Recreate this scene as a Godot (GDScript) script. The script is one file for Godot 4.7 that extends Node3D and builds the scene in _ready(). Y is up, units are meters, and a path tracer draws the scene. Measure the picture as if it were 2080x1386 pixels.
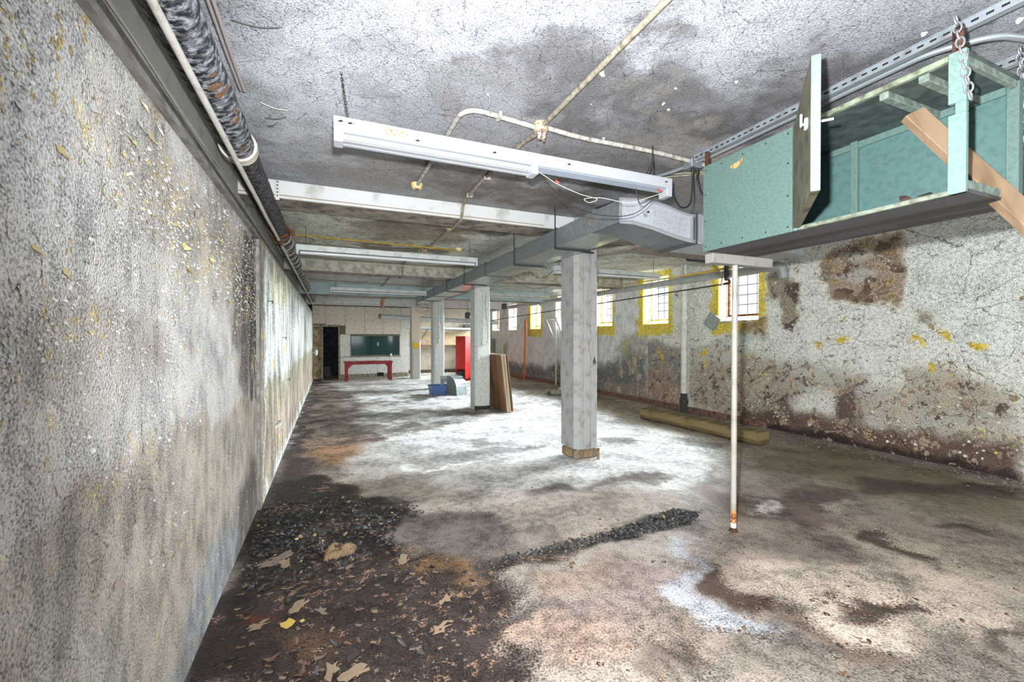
extends Node3D
# An abandoned cellar: peeling walls, stained concrete floor, teal wall cabinet hung on chains, galvanised duct, window row.
# World: y up, metres. The camera stands at x=0, z=0; the hall runs towards -z. Left wall x=-0.6, right wall x=6.88.

const CEIL := 3.06
const XL := -0.60
const XR := 6.88
const ZF := -18.7
const ZP := -17.2
const ZB := 4.0

const FLOOR := [
	["dcdcda",0,1,0.5,-1,[2.72,-13.58,6.9,-11.8,6.23,-7.48,5.65,-4.74,4.26,-3.5,3.26,-3.25,2.47,-3.82,1.56,-4.86,0.52,-5.75,0.56,-8.14,1.37,-10.3]],
	["bab8b4",0,0.8,0.4,-1,[0.32,-6.67,1.68,-5.26,2.48,-3.74,1.87,-3.2,0.94,-3.83,0.42,-4.69,0.1,-5.48]],
	["8d8470",0,0.75,0.3,-1,[6.94,-14.01,7.11,-10.0,6.23,-7.48,6.09,-4.92,6.18,-3.22,6.2,-1.86,4.63,-1.38,4.75,-2.09,4.83,-3.26,5.3,-3.84,5.15,-6.19,5.84,-8.82]],
	["9a9078",0,0.5,0.2,-1,[5.94,-15.95,6.71,-13.54,6.36,-10.09,5.61,-11.0,5.02,-12.6]],
	["978a7f",0,0.8,0.3,-1,[1.0,-4.07,2.4,-3.62,3.29,-3.09,3.05,-2.81,2.42,-2.97,1.6,-2.88,1.44,-3.28,0.97,-3.95]],
	["7d7468",0,0.8,0.15,-1,[0.09,-4.83,0.45,-5.03,1.09,-4.41,1.36,-3.92,0.94,-3.83,0.74,-3.92,0.32,-4.38]],
	["877b70",0.1,0.85,0.25,-1,[1.42,-2.45,2.2,-2.25,3.1,-2.49,5.72,-1.71,2.87,-0.85,0.71,-1.77,0.87,-2.05]],
	["6f6853",0.2,0.8,0.2,-1,[5.33,-4.01,6.73,-3.98,6.49,-2.52,6.42,-1.92,5.34,-1.6,5.19,-2.01,5.04,-2.41,4.98,-2.94,4.5,-3.62]],
	["b7aa9a",0.1,0.9,0.12,-1,[2.76,-2.09,3.01,-1.77,3.72,-1.6,4.01,-1.2,3.14,-0.94,2.92,-1.13,2.45,-1.17,2.44,-1.38,2.38,-1.57,2.48,-1.78]],
	["a99d8c",0.1,0.7,0.12,-1,[3.9,-2.35,4.16,-2.16,4.12,-1.77,4.51,-1.35,4.11,-1.23,3.72,-1.6,3.61,-1.88]],
	["6f685f",0.1,0.85,0.12,-1,[1.96,-1.61,2.13,-1.46,2.23,-1.26,2.3,-1.1,1.47,-1.45]],
	["6e655d",0.15,0.8,0.1,-1,[2.95,-2.37,3.44,-2.17,3.52,-1.87,3.4,-1.69,3.13,-1.85,2.98,-2.05]],
	["5e5048",0,0.9,0.35,-1,[-0.24,-14.84,0.26,-13.92,0.48,-9.92,0.45,-7.73,0.12,-6.61,0.09,-5.28,-0.27,-5.33,-0.35,-6.38,-0.29,-9.6]],
	["3c3432",0.2,0.95,0.12,-1,[-0.54,-18.03,-0.15,-17.04,-0.27,-12.91,-0.27,-9.01,-0.31,-6.94,-0.32,-5.87,-0.16,-5.23,-0.63,-5.14,-0.59,-3.77,-0.59,-2.83,-0.62,-2.34,-0.57,-2.31,-0.66,-3.8,-0.6,-6.23,-0.64,-13.07]],
	["221f1f",0.6,1,0.07,-1,[-0.68,-5.16,-0.16,-5.23,0.23,-4.77,0.31,-4.36,0.69,-3.85,0.68,-3.62,0.46,-3.5,0.38,-3.12,0.08,-3.0,-0.45,-3.2,-0.59,-3.19,-0.62,-3.96]],
	["5f5853",0.1,0.9,0.1,-1,[0.46,-3.5,0.71,-3.75,0.92,-3.72,1.25,-3.36,1.4,-2.99,1.6,-2.88,1.08,-2.81,0.98,-2.72,0.7,-2.84,0.49,-2.99]],
	["2b2624",0.6,1,0.08,-1,[0.88,-2.76,1.39,-2.8,1.86,-2.81,2.39,-2.87,2.85,-2.96,3.01,-2.8,2.72,-2.65,2.26,-2.66,1.77,-2.68,1.31,-2.65,1.05,-2.62,0.92,-2.65]],
	["332b28",0.55,0.97,0.08,-1,[-0.63,-3.44,0.09,-3.31,0.42,-3.17,0.7,-2.85,0.98,-2.64,0.96,-2.42,0.88,-2.2,1.04,-2.1,0.88,-1.99,0.78,-1.89,0.79,-1.74,0.73,-1.66,-0.67,-2.26,-0.67,-2.77]],
	["8d6b4a",0.6,0.8,0.06,-1,[0.36,-2.98,0.65,-2.93,0.88,-2.76,0.83,-2.59,0.54,-2.69]],
	["74311f",0.5,0.75,0.05,-1,[-0.42,-2.67,-0.33,-2.67,-0.29,-2.59,-0.36,-2.52]],
	["6d4f3a",0.4,0.6,0.08,-1,[-0.27,-2.52,-0.06,-2.47,0.06,-2.3,-0.07,-2.22,-0.25,-2.32]],
	["8e786a",0,0.8,0.07,-1,[0.87,-2.04,1.06,-2.07,1.34,-2.03,1.6,-1.96,1.41,-1.8,1.03,-1.76,0.87,-1.81,0.79,-1.92]],
	["877366",0,0.75,0.08,-1,[1.16,-2.42,1.56,-2.47,1.87,-2.45,1.95,-2.24,1.74,-2.09,1.37,-2.17,1.09,-2.21]],
	["5a5250",0.1,0.8,0.04,-1,[0.86,-2.23,1.16,-2.14,1.51,-2.02,1.49,-1.96,1.11,-2.07,0.85,-2.13]],
	["65564f",0.15,0.85,0.09,-1,[4.3,-3.84,3.47,-3.22,3.14,-2.81,3.22,-2.53,3.51,-2.41,3.41,-2.15,3.86,-2.23,4.33,-2.3,4.92,-2.56,4.76,-2.81,4.01,-2.76,3.7,-2.98,3.6,-3.16,4.15,-3.63]],
	["4b403a",0.2,0.85,0.09,-1,[5.11,-2.71,5.6,-2.68,6.01,-2.33,6.54,-1.96,5.99,-1.8,5.87,-2.05,5.31,-2.29,4.79,-2.42]],
	["c4c0b8",0,0.95,0.03,-1,[3.46,-2.75,3.78,-2.84,3.89,-2.73,3.76,-2.58,3.55,-2.55,3.37,-2.65]],
	["b0a798",0,0.85,0.04,-1,[4.26,-2.57,4.6,-2.44,4.37,-2.29,4.06,-2.35]],
	["a4a7af",0.1,0.8,0.05,-1,[2.44,-2.48,2.56,-2.37,2.3,-2.21,2.2,-1.96,2.08,-1.82,2.09,-1.66,2.11,-1.43,2.03,-1.42,1.96,-1.61,1.83,-1.74,1.83,-1.92,1.91,-2.02,2.12,-2.11,2.25,-2.31]],
	["483a33",0.3,0.95,0.035,-1,[2.3,-2.2,2.4,-2.12,2.36,-1.9,2.32,-1.74,2.28,-1.64,2.19,-1.65,2.12,-1.76,2.15,-1.92,2.19,-2.08]],
	["6b5a4c",0.4,0.85,0.05,-1,[2.3,-1.72,2.28,-1.5,2.34,-1.32,2.47,-1.14,2.39,-1.14,2.27,-1.31,2.2,-1.51]],
	["3f352e",0.3,0.95,0.03,-1,[2.76,-1.62,2.81,-1.55,2.98,-1.53,3.14,-1.41,3.12,-1.34,2.89,-1.38,2.8,-1.33,2.7,-1.36,2.63,-1.52]],
	["3f352e",0.3,0.9,0.025,-1,[3.81,-2.03,3.96,-2.0,3.86,-1.88,3.88,-1.74,3.92,-1.54,3.8,-1.57,3.78,-1.71,3.75,-1.87]],
	["54493f",0.3,0.8,0.025,-1,[3.27,-1.51,3.34,-1.46,3.26,-1.39,3.2,-1.43]],
	["40372f",0.3,0.8,0.02,-1,[4.7,-1.84,4.8,-1.71,4.72,-1.65,4.6,-1.75]],
	["40372f",0.3,0.8,0.02,-1,[4.21,-1.35,4.31,-1.29,4.22,-1.26]],
	["4b433c",0.4,0.85,0.06,-1,[3.05,-1.1,3.44,-1.09,3.48,-1.04,3.03,-0.9,3.02,-0.97]],
	["5c5149",0.3,0.8,0.05,-1,[1.4,-1.72,1.57,-1.7,1.54,-1.53,1.44,-1.46,1.39,-1.6]],
	["857872",0.1,0.7,0.1,-1,[1.73,-2.45,2.13,-2.23,2.0,-2.05,1.71,-1.91,1.36,-1.87]],
	["5a524e",0,0.9,0.08,-1,[1.84,-3.93,2.18,-3.94,2.39,-3.7,2.07,-3.64,1.87,-3.77]],
	["5d5550",0,0.9,0.08,-1,[2.98,-3.86,3.3,-3.88,3.41,-3.68,3.09,-3.56,2.9,-3.64]],
	["6d6661",0,0.8,0.06,-1,[2.42,-3.84,3.0,-3.76,2.76,-3.62,2.35,-3.64]],
	["efefec",0,0.95,0.03,0.04,[0.87,-5.26,0.9,-4.93,1.23,-4.99,1.88,-5.05,2.73,-5.07,3.11,-5.33,2.85,-5.6]],
	["989796",0,0.9,0.05,-1,[0.98,-5.21,1.68,-5.26,2.54,-5.28,2.79,-5.47,2.07,-5.57,1.22,-5.45]],
	["8c8a88",0,0.85,0.05,-1,[1.87,-6.08,2.2,-6.14,2.25,-5.85,2.07,-5.57,1.9,-5.7]],
	["8c8a88",0,0.85,0.05,-1,[3.74,-5.45,4.11,-5.4,4.31,-5.04,3.96,-4.97,3.67,-5.16]],
	["807d7a",0,0.85,0.04,-1,[4.81,-5.1,5.16,-4.85,5.26,-4.42,4.99,-4.27,4.74,-4.64]],
	["847d78",0,0.85,0.06,-1,[0.69,-7.3,1.21,-7.32,1.39,-6.77,0.97,-6.73]],
	["5d5650",0,0.85,0.06,-1,[2.03,-8.03,2.41,-7.98,2.36,-7.37,2.02,-7.29]],
	["5f5a55",0,0.7,0.15,-1,[-0.11,-10.18,1.14,-10.24,2.34,-9.5,1.77,-8.84,0.63,-9.2]],
	["69635e",0,0.7,0.15,-1,[0.11,-13.34,1.22,-13.51,2.47,-12.34,1.54,-11.6,0.34,-12.01]],
	["6f6964",0,0.6,0.15,-1,[0.23,-8.28,1.13,-8.52,1.42,-8.02,0.69,-7.72]],
	["6f6964",0,0.6,0.15,-1,[2.13,-10.67,3.19,-10.8,3.08,-10.0,2.4,-9.71]],
	["a27a5a",0,0.7,0.12,-1,[-0.22,-7.24,0.35,-7.18,0.42,-6.18,0.04,-5.5,-0.18,-5.7]]]
const LW := [
	["a0978a",0.2,0.8,0.05,-1,[0.5,1.15,-4.5,1.11,-4.5,-0.1,0.5,-0.1]],
	["8d9096",0.1,0.75,0.08,-1,[-1.9,0.0,-2.2,0.18,-2.7,0.38,-3.3,0.42,-3.6,0.25,-3.7,0,-2.9,-0.1]],
	["4b4640",0,0.6,0.1,-1,[-3.4,0.0,-3.6,0.45,-4.0,0.55,-4.5,0.5,-4.5,0]],
	["807f7e",0,0.8,0.25,-1,[-2.72,2.35,-3.5,2.46,-5.16,2.41,-4.95,1.78,-3.66,1.86,-2.93,2.08]],
	["d2d2d4",0.25,0.75,0.2,-1,[-1.18,2.22,-1.38,2.37,-1.44,2.03,-1.17,1.83]],
	["9a938a",0.3,0.7,0.15,-1,[-1.17,1.67,-1.41,1.66,-2.06,1.64,-2.0,1.49,-1.43,1.48,-1.17,1.52]],
	["968c7c",0,1,0.02,-1,[-1.85,2.46,-1.9,2.4,-1.93,2.34,-1.98,2.32,-2.07,2.39,-2.03,2.46,-1.93,2.48]],
	["a59a84",0.9,0.45,0.2,-1,[-1.69,2.26,-2.07,2.31,-3.33,2.38,-5.17,2.52,-4.33,1.75,-2.71,1.88,-2.01,1.97,-1.72,2.1]],
	["3e3c39",0.5,0.92,0.05,-1,[-3.87,2.45,-4.64,2.46,-4.79,1.96,-4.52,1.49,-4.54,1.03,-4.06,1.09,-3.96,1.73,-3.66,2.01]],
	["4a4641",0.4,0.7,0.1,-1,[-3.32,1.96,-3.97,2.05,-4.02,1.49,-3.84,1.15,-3.47,1.5]],
	["b8bab8",0,0.5,0.15,-1,[-1.16,1.1,-1.36,0.97,-1.6,0.67,-1.7,0.47,-1.16,0.87]],
	["a39c92",0.6,0.6,0.15,-1,[-1.2,1.55,-1.51,1.53,-1.43,1.41,-1.21,1.46]]]
const CEILING := [
	["c0c2c6",0.18,0.9,0.5,-1,[-0.48,-2.29,0.06,-2.06,0.26,-2.83,0.04,-3.99,-0.43,-4.19,-0.54,-3.17]],
	["8d8c8d",0.48,0.85,0.35,-1,[0.2,-2.2,0.5,-2.0,0.78,-2.11,1.06,-2.08,0.99,-2.65,0.55,-2.71,0.28,-2.5]],
	["6a696b",0.6,0.9,0.3,-1,[0.8,-1.95,1.18,-1.78,1.36,-1.64,1.78,-1.68,1.8,-2.17,1.43,-2.46,0.99,-2.25]],
	["5f5d5d",0.6,0.9,0.3,-1,[1.46,-2.32,1.97,-1.93,2.55,-1.86,2.53,-1.45,2.73,-1.12,3.12,-1.39,3.14,-1.8,2.77,-2.25,2.45,-2.66,1.73,-2.62]],
	["767371",0.54,0.9,0.3,-1,[1.4,-2.92,2.27,-2.73,2.85,-2.8,2.9,-3.28,1.68,-3.3]],
	["c4c4c8",0.12,0.7,0.3,-1,[0.06,-2.06,0.67,-1.8,1.08,-1.63,0.74,-1.97,0.29,-2.13]],
	["bcbcbe",0.12,0.7,0.3,-1,[1.48,-1.46,1.99,-1.24,1.94,-1.58,1.4,-1.69]],
	["8e8984",0.42,0.8,0.3,-1,[-0.18,-3.78,0.9,-3.63,2.25,-3.86,2.71,-4.64,1.14,-4.59,-0.13,-4.5]],
	["6d6660",0.54,0.85,0.2,-1,[0.63,-3.74,1.95,-3.83,2.58,-3.72,2.66,-4.23,1.08,-4.36]],
	["a39a92",0.3,0.7,0.2,-1,[2.51,-2.83,2.97,-2.75,2.99,-2.43,3.64,-3.44,3.21,-3.62]],
	["9b9488",0.3,0.6,0.2,-1,[1.64,-1.97,2.38,-2.34,2.65,-2.15,2.85,-2.59,2.21,-2.67]]]
const RW := [
	["7a5638",0.92,0.75,0.05,-1,[-4.1,2.79,-3.67,2.92,-3.12,2.93,-3.1,2.36,-3.15,1.98,-3.54,2.07,-3.99,2.18,-4.09,2.49]],
	["d8dcd4",0.55,0.8,0.05,-1,[-3.99,2.47,-3.55,2.62,-3.37,2.42,-3.67,2.29]],
	["d8dcd4",0.55,0.8,0.05,-1,[-3.93,2.83,-3.49,2.81,-3.32,2.65,-3.67,2.64]],
	["9a907f",0.9,0.95,0.04,-1,[-4.69,2.57,-4.46,2.46,-4.48,1.91,-4.56,1.64,-4.7,1.76,-4.74,2.09]],
	["a39a8a",0.75,0.9,0.05,-1,[-5.0,2.61,-4.66,2.72,-4.66,2.24,-5.0,2.19]],
	["c6c8bc",0.62,0.85,0.15,-1,[-6.74,1.41,-5.78,1.51,-5.0,1.26,-4.34,1.21,-3.54,1.04,-3.66,0.75,-4.49,0.73,-5.56,0.34,-6.73,0.38]],
	["bdb5a6",0.68,0.85,0.12,-1,[-6.6,1.0,-5.0,1.18,-4.34,0.75,-4.65,0.23,-5.77,0.13,-6.6,0.09]],
	["c3bdae",0.6,0.8,0.15,-1,[-3.98,1.01,-3.04,0.89,-2.37,0.91,-2.07,0.79,-2.06,0.31,-3.04,0.32,-3.98,0.42]],
	["5a4336",0.55,0.85,0.1,-1,[-5.56,0.27,-4.34,0.4,-3.91,0.39,-3.31,0.32,-2.8,0.37,-2.06,0.39,-2.06,-0.04,-3.3,-0.0,-4.49,0.02,-5.56,-0.11]],
	["33241f",0.3,0.95,0.05,-1,[-5.77,0.05,-4.34,0.14,-3.3,0.11,-2.06,0.12,-2.06,-0.08,-3.3,-0.07,-4.33,-0.03,-5.77,-0.08]],
	["71767a",0.66,0.8,0.12,-1,[-10.02,1.5,-7.76,1.5,-6.87,1.3,-6.87,0.47,-7.76,0.37,-10.02,0.39]],
	["a58f80",0.6,0.9,0.08,-1,[-8.27,0.67,-7.6,0.95,-6.87,0.47,-6.86,0.05,-8.27,0.08]],
	["66524a",0.7,0.85,0.06,-1,[-3.91,0.72,-3.66,0.89,-3.54,0.42,-3.91,0.21]],
	["66524a",0.6,0.7,0.05,-1,[-4.99,0.59,-4.65,0.71,-4.49,0.26,-4.99,0.17]],
	["c0b9a8",0.68,0.8,0.12,-1,[-3.1,1.2,-2.54,1.18,-2.14,0.99,-2.18,0.71,-2.8,0.67,-3.09,0.82]],
	["8f8778",0.8,0.8,0.05,-1,[-2.93,2.33,-2.69,2.3,-2.72,2.18,-2.9,2.21]],
	["8f8778",0.8,0.8,0.04,-1,[-2.42,2.18,-2.24,2.19,-2.26,2.08,-2.4,2.09]],
	["8f8778",0.8,0.8,0.05,-1,[-2.5,1.7,-2.32,1.75,-2.33,1.61,-2.48,1.61]],
	["8f8778",0.75,0.8,0.05,-1,[-2.95,1.93,-2.76,1.83,-2.81,1.71,-2.93,1.77]],
	["e3e7de",0.05,0.8,0.12,-1,[-3.06,2.92,-2.08,2.85,-2.07,1.37,-2.45,1.36,-2.81,1.83,-3.05,2.1]]]
const FLOOR_FAR := [
	["403a37",0,0.9,0.15,-1,[-0.7,-6.5,-0.25,-6.5,-0.2,-9,-0.3,-12,-0.35,-17,-0.7,-17]],
	["6d6158",0,0.75,0.25,-1,[-0.3,-6.5,0.7,-6.5,0.5,-8,0.3,-10,0.1,-13,-0.3,-16]],
	["ecebe8",0,0.9,0.5,-1,[0.9,-6.8,3.8,-6.6,5.2,-7.5,4.8,-10,3.5,-12,1.5,-13.5,0.6,-12,0.8,-9]],
	["e4e4e2",0,0.7,0.5,-1,[0.5,-13,3.5,-13,3.5,-15.5,0.5,-15.5]],
	["857c6a",0,0.7,0.35,-1,[5.4,-6.5,7,-6.5,7,-18.7,5.6,-18.7,5.2,-12,5.6,-9]],
	["6a635a",0,0.75,0.12,-1,[4.6,-11.5,6.2,-11.2,6.3,-12.6,4.6,-12.8]],
	["5a554f",0,0.8,0.14,-1,[1.8,-10.6,2.6,-10.9,2.5,-11.6,1.6,-11.4]],
	["66605a",0,0.75,0.14,-1,[0.1,-7.4,1.5,-7.2,2.2,-7.5,1.2,-7.7,0.1,-7.8]],
	["66605a",0,0.75,0.16,-1,[0.2,-8.6,1.6,-8.5,2.3,-8.9,1.3,-9.2,0.1,-9.2]],
	["6c665f",0,0.75,0.16,-1,[0.0,-10.4,1.3,-10.2,1.6,-10.7,0.5,-11.0]],
	["6c665f",0,0.75,0.2,-1,[0.0,-12.5,1.6,-12.3,2.2,-12.8,0.4,-13.1]],
	["6f6962",0,0.75,0.25,-1,[-0.2,-14.6,1.5,-14.4,2.6,-15.0,0.8,-15.4]],
	["625c55",0,0.75,0.2,-1,[2.0,-8.2,3.5,-8.2,3.6,-8.9,2.2,-9.0]],
	["7a746c",0,0.7,0.2,-1,[-0.2,-16.2,2.6,-16.4,2.6,-17.2,-0.2,-17.2]]]
const LWF := [
	["87826f",0.2,0.85,0.04,-1,[-4.3,1.12,-19,1.2,-19,-0.1,-4.3,-0.1]],
	["a08c80",0,0.6,0.12,-1,[-4.6,0.75,-12,0.8,-18,0.7,-18,0.2,-4.6,0.2]],
	["c2c4c6",0,0.8,0.04,-1,[-4.6,0.14,-18,0.14,-18,-0.1,-4.6,-0.1]],
	["6e6a60",0.2,0.8,0.06,-1,[-4.3,2.5,-4.75,2.5,-4.7,1.2,-4.3,1.1]],
	["d9ddd8",0,0.6,0.2,-1,[-4.9,2.3,-9,2.35,-12,2.3,-12,1.3,-4.9,1.3]],
	["d9dbd6",0,0.9,0.02,0.03,[-4.6,1.6,-4.65,0.9,-4.62,0.3]],
	["d9dbd6",0,0.8,0.03,0.03,[-7.6,2.0,-7.6,0.6]],
	["d9dbd6",0,0.8,0.03,0.03,[-10.2,2.2,-10.3,0.5]],
	["b9b04e",0.5,0.25,0.08,-1,[-5.0,2.4,-7.5,2.4,-7.4,2.1,-5.1,1.9]],
	["7b776b",0.1,0.6,0.1,-1,[-4.3,2.5,-19,2.5,-19,2.36,-4.3,2.30]]]
const CEIL_FAR := [
	["5f564b",1,0.9,0.25,-1,[-0.2,-5.0,2.4,-5.0,2.4,-5.7,1.0,-5.9,0.2,-5.7]],
	["8a8068",0.8,0.7,0.3,-1,[0.2,-5.6,2.0,-5.8,1.9,-6.7,0.4,-6.8]],
	["7a7160",1,0.8,0.2,-1,[0.2,-7.1,1.9,-7.1,1.9,-7.8,0.5,-7.8]],
	["b8bba9",0.1,0.7,0.25,-1,[-0.8,-5.1,0.1,-5.2,0.1,-8.8,-0.8,-8.8]],
	["8f8770",0.6,0.7,0.3,-1,[0.3,-9.4,2.2,-9.4,2.2,-10.6,0.3,-10.6]],
	["8f8770",0.6,0.6,0.3,-1,[0.3,-12.9,2.2,-12.9,2.2,-14.4,0.3,-14.4]],
	["c9cec9",0.1,0.8,0.4,-1,[3.3,-8.5,7,-5,7,-19,3.3,-19]],
	["6b6357",1,0.8,0.2,-1,[3.0,-4.9,4.4,-5.1,4.3,-6.2,3.2,-6.3]],
	["d3d8d6",0,0.8,0.3,-1,[4.8,-4.7,7.2,-4.7,7.2,-8,4.8,-7.6]]]
const RWF := [
	["64686a",0.68,0.85,0.16,-1,[-8,1.15,-8.6,1.25,-9.3,0.95,-10.2,0.7,-10.2,0.1,-8,0.1]],
	["a89886",0.5,0.7,0.1,-1,[-8,0.5,-9.5,0.4,-10,0.05,-8,0.0]],
	["5c5f61",0.6,0.85,0.16,-1,[-11.0,0.6,-12.2,0.75,-13.2,0.5,-14.0,0.55,-15.5,0.5,-16.5,0.55,-17.6,0.4,-18,0.1,-11,0.1]],
	["9d9a8a",0.6,0.6,0.12,-1,[-8.0,1.7,-9.0,1.6,-9.3,1.2,-8.4,1.0,-8.0,1.1]],
	["8d8a60",0.4,0.7,0.08,-1,[-16.6,1.4,-17.0,1.35,-17.1,0.8,-16.7,0.8]],
	["6b5248",0.2,0.8,0.05,-1,[-8,0.12,-18.8,0.12,-18.8,-0.1,-8,-0.1]]]
const SURR := [
	["d9c450",0.12,0.97,0.015,-1,[-5.04,3.1,-6.17,3.1,-6.17,1.63,-5.04,1.63]],
	["d9c450",0.12,0.97,0.015,-1,[-7.2,3.1,-8.33,3.1,-8.33,1.63,-7.2,1.63]],
	["d9c450",0.12,0.97,0.015,-1,[-9.24,3.1,-10.37,3.1,-10.37,1.63,-9.24,1.63]],
	["d9c450",0.12,0.97,0.015,-1,[-13.44,3.1,-14.57,3.1,-14.57,1.63,-13.44,1.63]],
	["cfd6cc",0.5,0.9,0.05,-1,[-5.05,1.75,-5.5,1.72,-5.9,1.60,-6.1,1.5,-5.0,1.5]],
	["8b7a4e",0.7,0.8,0.06,-1,[-5.0,1.95,-5.45,1.84,-5.5,1.66,-5.05,1.66]],
	["ddba30",0,0.95,0.025,-1,[-6.25,1.36,-6.38,1.36,-6.36,1.2,-6.27,1.22]],
	["ddba30",0,0.95,0.025,-1,[-6.25,1.12,-6.36,1.12,-6.34,0.98,-6.24,0.98]],
	["c8ab34",0.3,0.9,0.03,-1,[-7.45,1.35,-7.58,1.32,-7.6,1.02,-7.48,1.0]],
	["c8ab34",0.3,0.8,0.03,-1,[-8.7,1.5,-8.78,1.5,-8.78,1.2,-8.7,1.2]],
	["d9b028",0,0.95,0.02,-1,[-2.62,1.62,-2.72,1.65,-2.73,1.59,-2.65,1.55]],
	["d9b028",0,0.95,0.02,-1,[-2.9,1.55,-3,1.58,-3.01,1.52,-2.93,1.48]],
	["d9b028",0,0.95,0.02,-1,[-3.75,1.55,-3.85,1.58,-3.86,1.52,-3.78,1.48]],
	["d9b028",0,0.95,0.02,-1,[-4.1,1.48,-4.2,1.51,-4.21,1.45,-4.13,1.41]],
	["d9b028",0,0.95,0.02,-1,[-2.75,1.2,-2.85,1.23,-2.86,1.17,-2.78,1.13]],
	["d9b028",0,0.95,0.02,-1,[-2.35,1.5,-2.45,1.53,-2.46,1.47,-2.38,1.43]]]
var rng := RandomNumberGenerator.new()
var jobs := []
var baked := []
var T := {}
var mats := {}
var CY := [-5.6, -7.76, -9.8, -11.93, -14.0, -16.12, -18.05]

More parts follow.
